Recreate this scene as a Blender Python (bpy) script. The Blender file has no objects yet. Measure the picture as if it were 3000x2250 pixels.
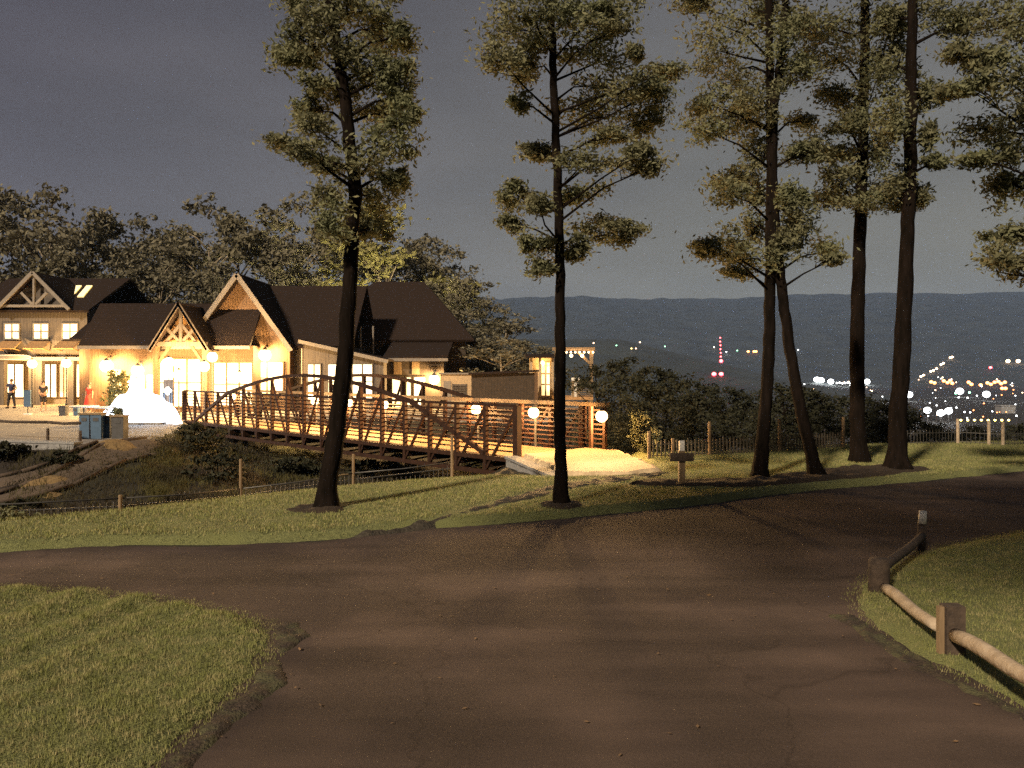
import bpy, bmesh, math, random
import numpy as np
from mathutils import Vector, Matrix

R = math.radians
rng = np.random.default_rng(7)
random.seed(7)
scene = bpy.context.scene
C = scene.collection
F, HZ, CZ = 2354.0, 1087.0, 2.3          # focal length in photo pixels, horizon row, eye height


def U(px, py, Y):
    return Vector(((px - 1500) / F * Y, Y, CZ - (py - HZ) / F * Y))


def UX(px, Y):
    return (px - 1500) / F * Y


def UZ(py, Y):
    return CZ - (py - HZ) / F * Y


def G(px, py):
    """the point of the level ground seen at a photo pixel"""
    Y = CZ * F / (py - HZ)
    return ((px - 1500) / F * Y, Y)


# ------------------------------------------------------------------ terrain
NEAR = np.array([(-60, 3), (-20, 8.6), (-7.6, 11.9), (-6.26, 12.9), (-4.87, 14.3), (-3.3, 15.6), (-1.78, 16.7),
                 (-0.5, 17.3), (0.7, 17.5), (0.15, 21.3), (2.05, 23.2), (2.9, 22.9), (5.3, 22.0), (7.5, 23), (10, 24.4),
                 (13.7, 25.4), (20, 26), (80, 36), (80, -80), (-80, -80)], float)
FARL = np.array([(-80, 34), (-19, 27.4), (-13.5, 25.3), (-11.9, 26.3), (-12.9, 31), (-14.6, 35.6), (-15.5, 37.9),
                 (-13.6, 39.8), (-11, 40.8), (-6, 41.5), (-1, 38), (3.2, 37.5), (5.2, 42), (5, 80), (0, 160), (-300, 260),
                 (-300, 30)], float)


def inside(poly, x, y):
    r = np.zeros(x.shape, bool)
    n = len(poly)
    for i in range(n):
        x0, y0 = poly[i]
        x1, y1 = poly[(i + 1) % n]
        c = (y0 > y) != (y1 > y)
        if y1 != y0:
            r ^= c & (x < (x1 - x0) * (y - y0) / (y1 - y0) + x0)
    return r


def pdist(poly, x, y):
    d = np.full(x.shape, 1e18)
    n = len(poly)
    for i in range(n):
        x0, y0 = poly[i]
        x1, y1 = poly[(i + 1) % n]
        dx, dy = x1 - x0, y1 - y0
        t = np.clip(((x - x0) * dx + (y - y0) * dy) / max(dx * dx + dy * dy, 1e-9), 0, 1)
        d = np.minimum(d, (x - x0 - t * dx) ** 2 + (y - y0 - t * dy) ** 2)
    return np.sqrt(d)


def sdf(poly, x, y):
    """positive inside"""
    d = pdist(poly, x, y)
    return np.where(inside(poly, x, y), d, -d)


def vnoise(x, y, s, seed=0):
    """smooth value noise in -1..1"""
    x = x / s + 91.7 * seed
    y = y / s - 37.3 * seed
    xi, yi = np.floor(x), np.floor(y)
    fx, fy = x - xi, y - yi
    fx, fy = fx * fx * (3 - 2 * fx), fy * fy * (3 - 2 * fy)

    def h(a, b):
        v = np.sin(a * 127.1 + b * 311.7 + seed * 17.3) * 43758.5453
        return (v - np.floor(v)) * 2 - 1
    return (h(xi, yi) * (1 - fx) + h(xi + 1, yi) * fx) * (1 - fy) + (h(xi, yi + 1) * (1 - fx) + h(xi + 1, yi + 1) * fx) * fy


def terrain(x, y):
    x = np.asarray(x, float)
    y = np.asarray(y, float)
    d = np.minimum(-np.minimum(sdf(NEAR, x, y), 0), -np.minimum(sdf(FARL, x, y), 0))
    east = np.clip(x - 1.5, 0, 1e4) * np.clip((y - 24) / 12, 0, 1) + np.clip(y - 60, 0, 1e4) * np.clip((x + 5) / 30, 0, 1)
    cap = np.minimum(1.7 + 0.32 * east, 45)
    z = -cap * (1 - np.exp(-0.62 * d / cap))
    rough = np.clip(d / 1.5, 0, 1)
    return z + rough * 0.13 * vnoise(x, y, 1.3, 3) + rough * .05 * vnoise(x, y, .5, 13) + rough * 0.2 * vnoise(x, y, 4.0, 4) * np.clip(d / 4, 0, 1)


def tz(x, y):
    return float(terrain(np.array([x]), np.array([y]))[0])


def hit(px, py, y0=6.0, y1=120.0):
    Y = np.arange(y0, y1, 0.05)
    X = (px - 1500) / F * Y
    Z = CZ - (py - HZ) / F * Y
    k = np.nonzero(Z <= terrain(X, Y))[0]
    k = k[0] if len(k) else len(Y) - 1
    return float(X[k]), float(Y[k]), float(terrain(X[k:k + 1], Y[k:k + 1])[0])


# ------------------------------------------------------------------ materials
def mat(name, c1, c2=None, scale=8.0, rough=0.85, bump=0.0, bscale=None, stretch=None, detail=6, metal=0.0,
        wave=None, spec=0.3, c3=None, scale3=1.5, trans=0.0):
    m = bpy.data.materials.new(name)
    m.use_nodes = True
    nt = m.node_tree
    b = nt.nodes['Principled BSDF']
    b.inputs['Roughness'].default_value = rough
    b.inputs['Metallic'].default_value = metal
    b.inputs['Specular IOR Level'].default_value = spec
    c2 = c2 or tuple(v * 0.6 for v in c1)
    tc = nt.nodes.new('ShaderNodeTexCoord')
    mp = nt.nodes.new('ShaderNodeMapping')
    nt.links.new(tc.outputs['Object'], mp.inputs['Vector'])
    if stretch:
        mp.inputs['Scale'].default_value = stretch
    n = nt.nodes.new('ShaderNodeTexNoise')
    n.inputs['Scale'].default_value = scale
    n.inputs['Detail'].default_value = detail
    n.inputs['Roughness'].default_value = 0.65
    nt.links.new(mp.outputs['Vector'], n.inputs['Vector'])
    ramp = nt.nodes.new('ShaderNodeValToRGB')
    ramp.color_ramp.elements[0].position = 0.32
    ramp.color_ramp.elements[1].position = 0.68
    ramp.color_ramp.elements[0].color = (*c2, 1)
    ramp.color_ramp.elements[1].color = (*c1, 1)
    nt.links.new(n.outputs['Fac'], ramp.inputs['Fac'])
    col = ramp.outputs['Color']
    if c3:
        n3 = nt.nodes.new('ShaderNodeTexNoise')
        n3.inputs['Scale'].default_value = scale3
        n3.inputs['Detail'].default_value = 4
        nt.links.new(tc.outputs['Object'], n3.inputs['Vector'])
        r3 = nt.nodes.new('ShaderNodeValToRGB')
        r3.color_ramp.elements[0].position = 0.45
        r3.color_ramp.elements[1].position = 0.62
        nt.links.new(n3.outputs['Fac'], r3.inputs['Fac'])
        mx = nt.nodes.new('ShaderNodeMix')
        mx.data_type = 'RGBA'
        nt.links.new(r3.outputs['Color'], mx.inputs['Factor'])
        nt.links.new(col, mx.inputs['A'])
        mx.inputs['B'].default_value = (*c3, 1)
        col = mx.outputs['Result']
    hgt = n.outputs['Fac']
    if wave:
        w = nt.nodes.new('ShaderNodeTexWave')
        w.wave_type = 'BANDS'
        w.bands_direction = wave[0]
        w.wave_profile = 'SAW'
        w.inputs['Scale'].default_value = wave[1]
        w.inputs['Distortion'].default_value = 0.25
        w.inputs['Detail'].default_value = 1
        nt.links.new(tc.outputs['Object'], w.inputs['Vector'])
        wr = nt.nodes.new('ShaderNodeValToRGB')
        wr.color_ramp.elements[0].position = 0.0
        wr.color_ramp.elements[0].color = (0.45, 0.45, 0.45, 1)
        wr.color_ramp.elements[1].position = 0.14
        nt.links.new(w.outputs['Fac'], wr.inputs['Fac'])
        mw = nt.nodes.new('ShaderNodeMix')
        mw.data_type = 'RGBA'
        mw.blend_type = 'MULTIPLY'
        mw.inputs['Factor'].default_value = 1
        nt.links.new(col, mw.inputs['A'])
        nt.links.new(wr.outputs['Color'], mw.inputs['B'])
        col = mw.outputs['Result']
    nt.links.new(col, b.inputs['Base Color'])
    if bump:
        if bscale:
            n2 = nt.nodes.new('ShaderNodeTexNoise')
            n2.inputs['Scale'].default_value = bscale
            n2.inputs['Detail'].default_value = 4
            nt.links.new(mp.outputs['Vector'], n2.inputs['Vector'])
            hgt = n2.outputs['Fac']
        bp = nt.nodes.new('ShaderNodeBump')
        bp.inputs['Strength'].default_value = bump
        bp.inputs['Distance'].default_value = 0.03
        nt.links.new(hgt, bp.inputs['Height'])
        nt.links.new(bp.outputs['Normal'], b.inputs['Normal'])
    if trans:
        t = nt.nodes.new('ShaderNodeBsdfTranslucent')
        nt.links.new(col, t.inputs['Color'])
        ms = nt.nodes.new('ShaderNodeMixShader')
        ms.inputs['Fac'].default_value = trans
        nt.links.new(b.outputs['BSDF'], ms.inputs[1])
        nt.links.new(t.outputs['BSDF'], ms.inputs[2])
        nt.links.new(ms.outputs['Shader'], nt.nodes['Material Output'].inputs['Surface'])
    return m


def wear(m):
    nt = m.node_tree
    b = nt.nodes['Principled BSDF']
    src = b.inputs['Base Color'].links[0].from_socket
    tc = nt.nodes.new('ShaderNodeTexCoord')
    wn = nt.nodes.new('ShaderNodeTexNoise')
    wn.inputs['Scale'].default_value = 1.6
    wn.inputs['Detail'].default_value = 5
    nt.links.new(tc.outputs['Object'], wn.inputs['Vector'])
    add = nt.nodes.new('ShaderNodeVectorMath')
    add.operation = 'MULTIPLY_ADD'
    nt.links.new(wn.outputs['Color'], add.inputs[0])
    add.inputs[1].default_value = (.9, .9, 0)
    nt.links.new(tc.outputs['Object'], add.inputs[2])
    vo = nt.nodes.new('ShaderNodeTexVoronoi')
    vo.feature = 'DISTANCE_TO_EDGE'
    vo.inputs['Scale'].default_value = .38
    nt.links.new(add.outputs[0], vo.inputs['Vector'])
    r = nt.nodes.new('ShaderNodeValToRGB')
    r.color_ramp.elements[0].color = (.74, .74, .74, 1)
    r.color_ramp.elements[1].position = .007
    nt.links.new(vo.outputs['Distance'], r.inputs['Fac'])
    st = nt.nodes.new('ShaderNodeTexNoise')
    st.inputs['Scale'].default_value = 1
    st.inputs['Detail'].default_value = 5
    mp = nt.nodes.new('ShaderNodeMapping')
    mp.inputs['Scale'].default_value = (.22, 1.5, 1)
    mp.inputs['Rotation'].default_value = (0, 0, -.25)
    nt.links.new(tc.outputs['Object'], mp.inputs['Vector'])
    nt.links.new(mp.outputs['Vector'], st.inputs['Vector'])
    r2 = nt.nodes.new('ShaderNodeValToRGB')
    r2.color_ramp.elements[0].position, r2.color_ramp.elements[1].position = .36, .66
    r2.color_ramp.elements[0].color, r2.color_ramp.elements[1].color = (.72, .72, .73, 1), (1.3, 1.28, 1.24, 1)
    nt.links.new(st.outputs['Fac'], r2.inputs['Fac'])
    for q in (r, r2):
        mx = nt.nodes.new('ShaderNodeMix')
        mx.data_type = 'RGBA'
        mx.blend_type = 'MULTIPLY'
        mx.inputs['Factor'].default_value = 1
        nt.links.new(src, mx.inputs['A'])
        nt.links.new(q.outputs['Color'], mx.inputs['B'])
        src = mx.outputs['Result']
    nt.links.new(src, b.inputs['Base Color'])


def glow(name, col, strength, vary=0.0, vscale=3.0, sample=True):
    m = bpy.data.materials.new(name)
    m.use_nodes = True
    nt = m.node_tree
    b = nt.nodes['Principled BSDF']
    b.inputs['Base Color'].default_value = (0.8, 0.78, 0.7, 1)
    b.inputs['Roughness'].default_value = 0.4
    b.inputs['Emission Color'].default_value = (*col, 1)
    b.inputs['Emission Strength'].default_value = strength
    if vary:
        tc = nt.nodes.new('ShaderNodeTexCoord')
        n = nt.nodes.new('ShaderNodeTexNoise')
        n.inputs['Scale'].default_value = vscale
        n.inputs['Detail'].default_value = 3
        nt.links.new(tc.outputs['Object'], n.inputs['Vector'])
        mr = nt.nodes.new('ShaderNodeMapRange')
        mr.inputs['From Min'].default_value = 0.35
        mr.inputs['From Max'].default_value = 0.65
        mr.inputs['To Min'].default_value = strength * (1 - vary)
        mr.inputs['To Max'].default_value = strength
        nt.links.new(n.outputs['Fac'], mr.inputs['Value'])
        nt.links.new(mr.outputs['Result'], b.inputs['Emission Strength'])
    if not sample:
        m.cycles.emission_sampling = 'NONE'
    return m


M = {}
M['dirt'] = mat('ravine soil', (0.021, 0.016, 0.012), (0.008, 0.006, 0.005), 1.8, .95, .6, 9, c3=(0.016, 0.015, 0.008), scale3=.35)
M['soil'] = mat('crumbled soil', (.055, .04, .03), (.016, .012, .009), 30, .95, 1.0, 50, c3=(.06, .058, .03), scale3=5)
M['asphalt'] = mat('worn asphalt', (.060, .0452, .0395), (.031, .0235, .0208), 55, .95, .35, 140, c3=(.072, .0528, .046), scale3=.55, detail=10, spec=.12)
M['lawn'] = mat('lawn turf', (0.1534, 0.1624, 0.0650), (0.0605, 0.0694, 0.0280), 22, .95, .8, 60, c3=(0.1165, 0.1254, 0.0470), scale3=1.1)
M['blade'] = mat('grass blades', (0.2262, 0.2407, 0.0859), (0.1149, 0.1307, 0.0400), 6, .8, c3=(0.2710, 0.2456, 0.1210), scale3=9, trans=.25)
M['weed'] = mat('dry weeds', (0.045, 0.036, 0.018), (0.016, 0.013, 0.008), 1.2, .85, c3=(0.059, 0.054, 0.016), scale3=.5, trans=.2)
wear(M['asphalt'])
M['litter'] = mat('dry fallen leaves', (.20, .12, .06), (.06, .04, .025), 9, .85)
M['raised_patch'] = mat('ochre sand', (.17, .115, .05), (.09, .06, .03), 12, .95, .5, 40)
M['mulch'] = mat('dark mulch', (.045, .03, .02), (.012, .009, .007), 40, .95, 1.0, 60)
M['gravel'] = mat('river gravel', (0.0523, 0.0446, 0.0341), (0.0154, 0.0127, 0.0099), 26, .9, 1.0, 30)
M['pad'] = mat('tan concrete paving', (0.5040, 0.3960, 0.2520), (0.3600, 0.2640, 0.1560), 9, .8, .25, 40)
M['plaza'] = mat('plaza paving', (0.184, 0.168, 0.153), (0.128, 0.112, 0.102), 5, .85, .2, 20)
M['track'] = mat('gravel path', (0.083, 0.063, 0.047), (0.050, 0.037, 0.028), 20, .95, .6)
M['stone'] = mat('grey cut stone', (0.216, 0.216, 0.216), (0.132, 0.132, 0.138), 6, .85, .5, 18)
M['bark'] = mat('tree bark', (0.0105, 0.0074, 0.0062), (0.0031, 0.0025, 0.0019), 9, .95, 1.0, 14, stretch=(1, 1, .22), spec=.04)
M['barklight'] = mat('pale bark', (.26, .22, .16), (.10, .08, .06), 6, .95, .6, stretch=(1, 1, .3))
M['leaf'] = mat('summer leaves', (0.1711, 0.1711, 0.1003), (0.0944, 0.0968, 0.0543), 2.2, .75, c3=(0.1298, 0.1416, 0.0779), scale3=.8, trans=.35)
M['leafdark'] = mat('dark leaves', (0.1760, 0.1584, 0.0990), (0.0704, 0.0671, 0.0473), 1.2, .8, c3=(0.1276, 0.1166, 0.0825), scale3=.25, trans=.25)
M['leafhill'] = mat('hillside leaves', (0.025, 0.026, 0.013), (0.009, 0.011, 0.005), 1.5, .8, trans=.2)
M['leafyellow'] = mat('yellow green leaves', (.24, .22, .085), (.12, .115, .045), 1.6, .75, trans=.35)  # brightened leaf colour carries lamp light on the tree behind the roof
M['rust'] = mat('weathered brown steel', (.036, .017, .011), (.018, .01, .007), 7, .75, .15, spec=.1)
M['steel'] = mat('dark grey steel', (.09, .085, .08), (.05, .05, .05), 9, .5, metal=.4)
M['deck'] = mat('oiled deck boards', (0.3519, 0.2070, 0.0931), (0.2070, 0.1138, 0.0517), 9, .8, .2, stretch=(1, 1, 1))
M['timber'] = mat('pale timber', (0.194, 0.138, 0.082), (0.122, 0.082, 0.046), 5, .8, .3, stretch=(2, 2, .5))
M['picket'] = mat('weathered pickets', (.085, .07, .05), (.04, .033, .025), 8, .9, .3)
M['log'] = mat('peeled log', (0.361, 0.296, 0.224), (0.217, 0.167, 0.116), 7, .85, .5, 22)
M['darkpost'] = mat('dark weathered post', (.07, .05, .037), (.03, .022, .018), 12, .9, .6)
M['board'] = mat('brown vertical boards', (0.119, 0.071, 0.040), (0.057, 0.034, 0.019), 5, .85, .3, stretch=(3, 3, .3), wave=('X', 1.9))
M['boardgrey'] = mat('grey vertical boards', (0.095, 0.080, 0.067), (0.058, 0.048, 0.042), 4, .85, .3, stretch=(3, 3, .3), wave=('X', 1.6))
M['trim'] = mat('pale painted trim', (0.175, 0.154, 0.133), (0.126, 0.112, 0.098), 6, .7)
M['roof'] = mat('dark brown shingles', (.026, .017, .014), (.011, .008, .007), 14, .95, .5, 30, wave=('Z', 2.2), spec=.1)
M['awning'] = mat('cedar awning', (.36, .21, .09), (.20, .11, .05), 6, .8, .2, wave=('X', 3.0))
M['darkwall'] = mat('dark boarding', (0.045, 0.033, 0.024), (0.024, 0.018, 0.013), 5, .9, .2, wave=('X', 2.2))
M['white'] = mat('white paint', (0.585, 0.570, 0.540), (0.480, 0.465, 0.435), 9, .6)
M['blue'] = mat('blue painted steel', (.06, .105, .175), (.045, .08, .13), 7, .5)
M['greyplastic'] = mat('dark grey plastic', (.06, .06, .065), (.04, .04, .04), 9, .6)
M['cream'] = mat('cream boards', (0.378, 0.279, 0.171), (0.270, 0.198, 0.117), 6, .75, .1, wave=('X', 3.5))
M['hill'] = mat('far wooded hills', (.03, .035, .03), (.012, .015, .013), .012, .98)
M['skin'] = mat('skin', (.42, .24, .16), (.34, .19, .12), 9, .6)
M['navy'] = mat('navy cotton', (.035, .04, .085), (.025, .028, .055), 9, .9)
M['black'] = mat('black cotton', (.03, .026, .03), (.018, .016, .018), 9, .9)
M['red'] = mat('red cotton', (.55, .045, .025), (.38, .03, .02), 9, .85)
M['hair'] = mat('dark hair', (.03, .02, .014), (.015, .01, .008), 20, .7)
def globe_glass(name, col, strength):
    """thin frosted glass: part of the bulb's light passes, the glass itself glows"""
    m = glow(name, col, strength, sample=False)
    nt = m.node_tree
    tr = nt.nodes.new('ShaderNodeBsdfTransparent')
    ms = nt.nodes.new('ShaderNodeMixShader')
    ms.inputs['Fac'].default_value = .5
    nt.links.new(tr.outputs['BSDF'], ms.inputs[1])
    nt.links.new(nt.nodes['Principled BSDF'].outputs['BSDF'], ms.inputs[2])
    nt.links.new(ms.outputs['Shader'], nt.nodes['Material Output'].inputs['Surface'])
    return m


def bulb_light(p, watts, r, parent, col=(1.0, .60, .22)):
    ld = bpy.data.lights.new('bulb', 'POINT')
    ld.energy = watts
    ld.color = col
    ld.shadow_soft_size = r
    lo_ = bpy.data.objects.new('bulb', ld)
    C.objects.link(lo_)
    lo_.location = p
    lo_.parent = parent
    lo_.matrix_parent_inverse = Matrix.Translation(-parent.location)


M['lamp'] = globe_glass('warm lamp glass', (1.0, .62, .26), 9)
M['walllamp'] = globe_glass('warm wall lamp glass', (1.0, .66, .30), 9)
M['winwarm'] = glow('warm lit window', (1.0, .66, .26), 1.5, .65, 1.1, sample=False)
M['winhot'] = glow('bright lit window', (1.0, .76, .40), 2.2, .6, 1.1, sample=False)
M['winyellow'] = glow('skylight glass', (1.0, .66, .13), .55, .3)
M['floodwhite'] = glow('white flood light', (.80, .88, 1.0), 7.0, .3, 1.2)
M['floodlens'] = glow('flood lamp lens', (1, .85, .4), 2600)
M['bulb'] = glow('small bulb', (1, .6, .28), 30)
M['town_white'] = glow('town white lamp', (.92, .97, 1.0), 22, sample=False)
M['town_warm'] = glow('town warm lamp', (1.0, .62, .35), 14, sample=False)
M['town_orange'] = glow('town orange lamp', (1.0, .22, .04), 5, sample=False)
M['town_red'] = glow('town red lamp', (1.0, .03, .05), 9, sample=False)
M['town_green'] = glow('town green lamp', (.25, .9, .5), 4, sample=False)
M['town_yellow'] = glow('town yellow lamp', (1.0, .72, .15), 6, sample=False)


# ------------------------------------------------------------------ objects
def link_mesh(name, me, m, parent=None, smooth=False):
    o = bpy.data.objects.new(name, me)
    C.objects.link(o)
    if m is not None:
        me.materials.append(M[m] if isinstance(m, str) else m)
    if smooth:
        me.polygons.foreach_set('use_smooth', np.ones(len(me.polygons), bool))
    if parent is not None:
        o.parent = parent
        o.matrix_parent_inverse = Matrix.Translation(-parent.location)
    return o


def tag(o, label=None, cat=None, group=None, kind=None):
    for k, v in (('label', label), ('category', cat), ('group', group), ('kind', kind)):
        if v:
            o[k] = v
    return o


def thing(name, loc, label, cat, group=None):
    o = bpy.data.objects.new(name, None)
    C.objects.link(o)
    o.location = loc
    o.empty_display_size = .2
    return tag(o, label, cat, group)


class MB:
    def __init__(s):
        s.v, s.f = [], []

    def add(s, vs, fs):
        n = len(s.v)
        s.v.extend(tuple(v) for v in vs)
        s.f.extend(tuple(i + n for i in f) for f in fs)
        return s

    def box(s, x0, x1, y0, y1, z0, z1):
        return s.add([(x0, y0, z0), (x1, y0, z0), (x1, y1, z0), (x0, y1, z0), (x0, y0, z1), (x1, y0, z1), (x1, y1, z1), (x0, y1, z1)],
                     [(0, 3, 2, 1), (4, 5, 6, 7), (0, 1, 5, 4), (1, 2, 6, 5), (2, 3, 7, 6), (3, 0, 4, 7)])

    def beam(s, a, b, w, h, up=(0, 0, 1)):
        """square bar from a to b, w wide and h deep"""
        a, b, up = Vector(a), Vector(b), Vector(up)
        d = (b - a).normalized()
        r = d.cross(up)
        if r.length < 1e-4:
            r = d.cross(Vector((0, 1, 0)))
        r.normalize()
        u = r.cross(d).normalized()
        r *= w / 2
        u *= h / 2
        vs = [p + i * r + j * u for p in (a, b) for i, j in ((-1, -1), (1, -1), (1, 1), (-1, 1))]
        return s.add(vs, [(0, 1, 2, 3), (7, 6, 5, 4), (0, 4, 5, 1), (1, 5, 6, 2), (2, 6, 7, 3), (3, 7, 4, 0)])

    def tube(s, pts, radii, n=10, cap=True):
        pts = [Vector([float(c) for c in p]) for p in pts]
        radii = [float(r) for r in radii]
        k = len(pts)
        vs, fs = [], []
        ref = Vector((.12, .99, .05))
        for i, p in enumerate(pts):
            d = (pts[min(i + 1, k - 1)] - pts[max(i - 1, 0)]).normalized()
            r = d.cross(ref)
            if r.length < .05:
                r = d.cross(Vector((1, 0, 0)))
            r.normalize()
            u = r.cross(d)
            for j in range(n):
                a = 2 * math.pi * j / n
                vs.append(p + radii[i] * (math.cos(a) * r + math.sin(a) * u))
        for i in range(k - 1):
            for j in range(n):
                fs.append((i * n + j, i * n + (j + 1) % n, (i + 1) * n + (j + 1) % n, (i + 1) * n + j))
        if cap:
            fs.append(tuple(range(n - 1, -1, -1)))
            fs.append(tuple(range((k - 1) * n, k * n)))
        return s.add(vs, fs)

    def ball(s, c, r, n=12, m=8, sq=(1, 1, 1)):
        vs, fs = [], []
        for i in range(m + 1):
            t = math.pi * i / m
            for j in range(n):
                a = 2 * math.pi * j / n
                vs.append((c[0] + r * sq[0] * math.sin(t) * math.cos(a), c[1] + r * sq[1] * math.sin(t) * math.sin(a), c[2] + r * sq[2] * math.cos(t)))
        for i in range(m):
            for j in range(n):
                fs.append((i * n + j, (i + 1) * n + j, (i + 1) * n + (j + 1) % n, i * n + (j + 1) % n))
        return s.add(vs, fs)

    def slab(s, quad, th):
        q = [Vector(p) for p in quad]
        nrm = (q[1] - q[0]).cross(q[2] - q[0]).normalized()
        if nrm.z < 0:
            nrm = -nrm
        n = len(q)
        vs = q + [p - nrm * th for p in q]
        fs = [tuple(range(n)), tuple(range(2 * n - 1, n - 1, -1))] + [(i, i + n, (i + 1) % n + n, (i + 1) % n) for i in range(n)]
        return s.add(vs, fs)

    def prism(s, prof, y0, y1):
        """an (x, z) outline extruded along y"""
        n = len(prof)
        vs = [(x, y0, z) for x, z in prof] + [(x, y1, z) for x, z in prof]
        fs = [tuple(range(n)), tuple(range(2 * n - 1, n - 1, -1))] + [(i, i + n, (i + 1) % n + n, (i + 1) % n) for i in range(n)]
        return s.add(vs, fs)

    def build(s, name, m, parent=None, smooth=False):
        me = bpy.data.meshes.new(name)
        me.from_pydata(s.v, [], s.f)
        bm = bmesh.new()
        bm.from_mesh(me)
        bmesh.ops.remove_doubles(bm, verts=bm.verts, dist=1e-5)
        bmesh.ops.recalc_face_normals(bm, faces=bm.faces)
        bm.to_mesh(me)
        bm.free()
        return link_mesh(name, me, m, parent, smooth)


def np_mesh(name, verts, faces):
    me = bpy.data.meshes.new(name)
    nf, k = faces.shape
    me.vertices.add(len(verts))
    me.vertices.foreach_set('co', verts.astype(np.float32).ravel())
    me.loops.add(nf * k)
    me.loops.foreach_set('vertex_index', faces.astype(np.int32).ravel())
    me.polygons.add(nf)
    me.polygons.foreach_set('loop_start', np.arange(0, nf * k, k, dtype=np.int32))
    me.polygons.foreach_set('loop_total', np.full(nf, k, np.int32))
    me.update(calc_edges=True)
    return me


def copy_tree(o, parent=None):
    c = o.copy()
    C.objects.link(c)
    if parent is not None:
        c.parent = parent
    for ch in list(o.children):
        copy_tree(ch, c)
    return c


# ------------------------------------------------------------------ ground and its sheets
def grid(xs, ys, zf):
    X, Y = np.meshgrid(xs, ys)
    Z = zf(X, Y)
    v = np.stack([X, Y, Z], -1).reshape(-1, 3)
    nx, ny = len(xs), len(ys)
    i = (np.arange(ny - 1)[:, None] * nx + np.arange(nx - 1)[None]).reshape(-1)
    return v, np.stack([i, i + 1, i + nx + 1, i + nx], -1)


def stretch(a, b, step, lo, hi, g=1.16):
    mid = list(np.arange(a, b, step))
    up, s, p = [], step, mid[-1]
    while p < hi:
        s *= g
        p += s
        up.append(min(p, hi))
    dn, s, p = [], step, mid[0]
    while p > lo:
        s *= g
        p -= s
        dn.append(max(p, lo))
    return np.array(dn[::-1] + mid + up)


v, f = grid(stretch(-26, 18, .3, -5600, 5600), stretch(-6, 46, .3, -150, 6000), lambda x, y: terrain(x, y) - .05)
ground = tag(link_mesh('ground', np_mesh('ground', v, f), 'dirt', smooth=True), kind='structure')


def sheet(name, poly, h, edge, cell, m, relief=0.0, rscale=.5, fn=None):
    poly = np.array(poly, float)
    lo, hi = poly.min(0) - .2, poly.max(0) + .2
    xs, ys = np.arange(lo[0], hi[0] + cell, cell), np.arange(lo[1], hi[1] + cell, cell)
    X, Y = np.meshgrid(xs, ys)
    sd = sdf(poly, X, Y) + .05 * vnoise(X, Y, .35, 5) * (edge < .5) + .03 * vnoise(X, Y, .12, 6) * (edge < .5)
    t = np.clip(sd / edge, 0, 1)
    t = t * t * (3 - 2 * t)
    Z = terrain(X, Y) - .06 + (h + .06) * t + relief * t * (vnoise(X, Y, rscale, 1) + .5 * vnoise(X, Y, rscale / 2.7, 2))
    if fn is not None:
        Z = Z + t * fn(X, Y)
    vv = np.stack([X, Y, Z], -1).reshape(-1, 3)
    nx, ny = len(xs), len(ys)
    i = (np.arange(ny - 1)[:, None] * nx + np.arange(nx - 1)[None])
    S = np.maximum(np.maximum(sd[:-1, :-1], sd[1:, :-1]), np.maximum(sd[:-1, 1:], sd[1:, 1:]))
    i = i[S > -.02].reshape(-1)
    me = np_mesh(name, vv, np.stack([i, i + 1, i + nx + 1, i + nx], -1))
    bm = bmesh.new()
    bm.from_mesh(me)
    bmesh.ops.delete(bm, geom=[q for q in bm.verts if not q.link_faces], context='VERTS')
    bm.to_mesh(me)
    bm.free()
    return link_mesh(name, me, m, smooth=True)


road_edge = [(-30, 8.4), (-12, 9.9)] + [G(*p) for p in ((0, 1608), (300, 1588), (600, 1588), (950, 1573), (1250, 1540), (1500, 1524), (1760, 1500),
                                                         (2000, 1478), (2200, 1452), (2400, 1428), (2700, 1404), (3000, 1374))] + [(22, 22.5), (34, 25)]
road = tag(sheet('road', road_edge + [(34, -14), (-30, -14)], .0, .3, .25, 'asphalt', .006, 1.1), kind='structure')

bands = lambda x, y: .05 * np.sin((x * .94 - y * .36) * 9.5 + 4 * vnoise(x, y, 1.3, 9)) * (.5 + .5 * vnoise(x, y, .9, 19)) * (.6 + .4 * vnoise(x, y, 1.6, 8))
left_edge = [G(*p) for p in ((80, 1706), (300, 1718), (480, 1737), (700, 1772), (830, 1815), (872, 1862), (850, 1920), (800, 2000), (700, 2100), (560, 2250))]
left_poly = [(-16, 9.0), (-7, 8.9)] + left_edge + [(-1.9, 2), (-1.9, -3), (-16, -3)]
right_edge = [G(*p) for p in ((3000, 1545), (2850, 1570), (2700, 1600), (2560, 1650), (2480, 1700), (2448, 1745), (2455, 1785), (2500, 1840), (2600, 1910),
                              (2700, 1968), (2850, 2040), (3000, 2130))]
right_poly = [(22, 17.5)] + right_edge + [(3.4, 3), (3.2, -3), (22, -3)]
crest_out = [(20, 26.4), (13.7, 25.6), (10, 24.6), (7.5, 23.2), (5.3, 22.3), (3.3, 22.6), (3.45, 18.2), (2.4, 17.45), (1.0, 17.3), (-.5, 17.7), (-1.78, 17.3),
             (-3.3, 16.3), (-4.87, 15.1), (-6.4, 13.7), (-7.8, 12.7), (-20, 9.9), (-30, 8.9)]
far_poly = road_edge[:-1] + crest_out
lawn_left = tag(sheet('lawn', left_poly, .035, .4, .07, 'lawn', .008, .3, bands), kind='structure')
lawn_island = tag(sheet('lawn', right_poly, .035, .4, .07, 'lawn', .01, .4), kind='structure')
lawn_far = tag(sheet('lawn', far_poly, .06, .22, .12, 'lawn', .018, .7), kind='structure')
def edge_strip(pts, dx_in, dx_out):
    return [(x + dx_in, y) for x, y in pts] + [(x + dx_out * (.7 + .5 * math.sin(i * 2.3)), y) for i, (x, y) in reversed(list(enumerate(pts)))]


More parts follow.
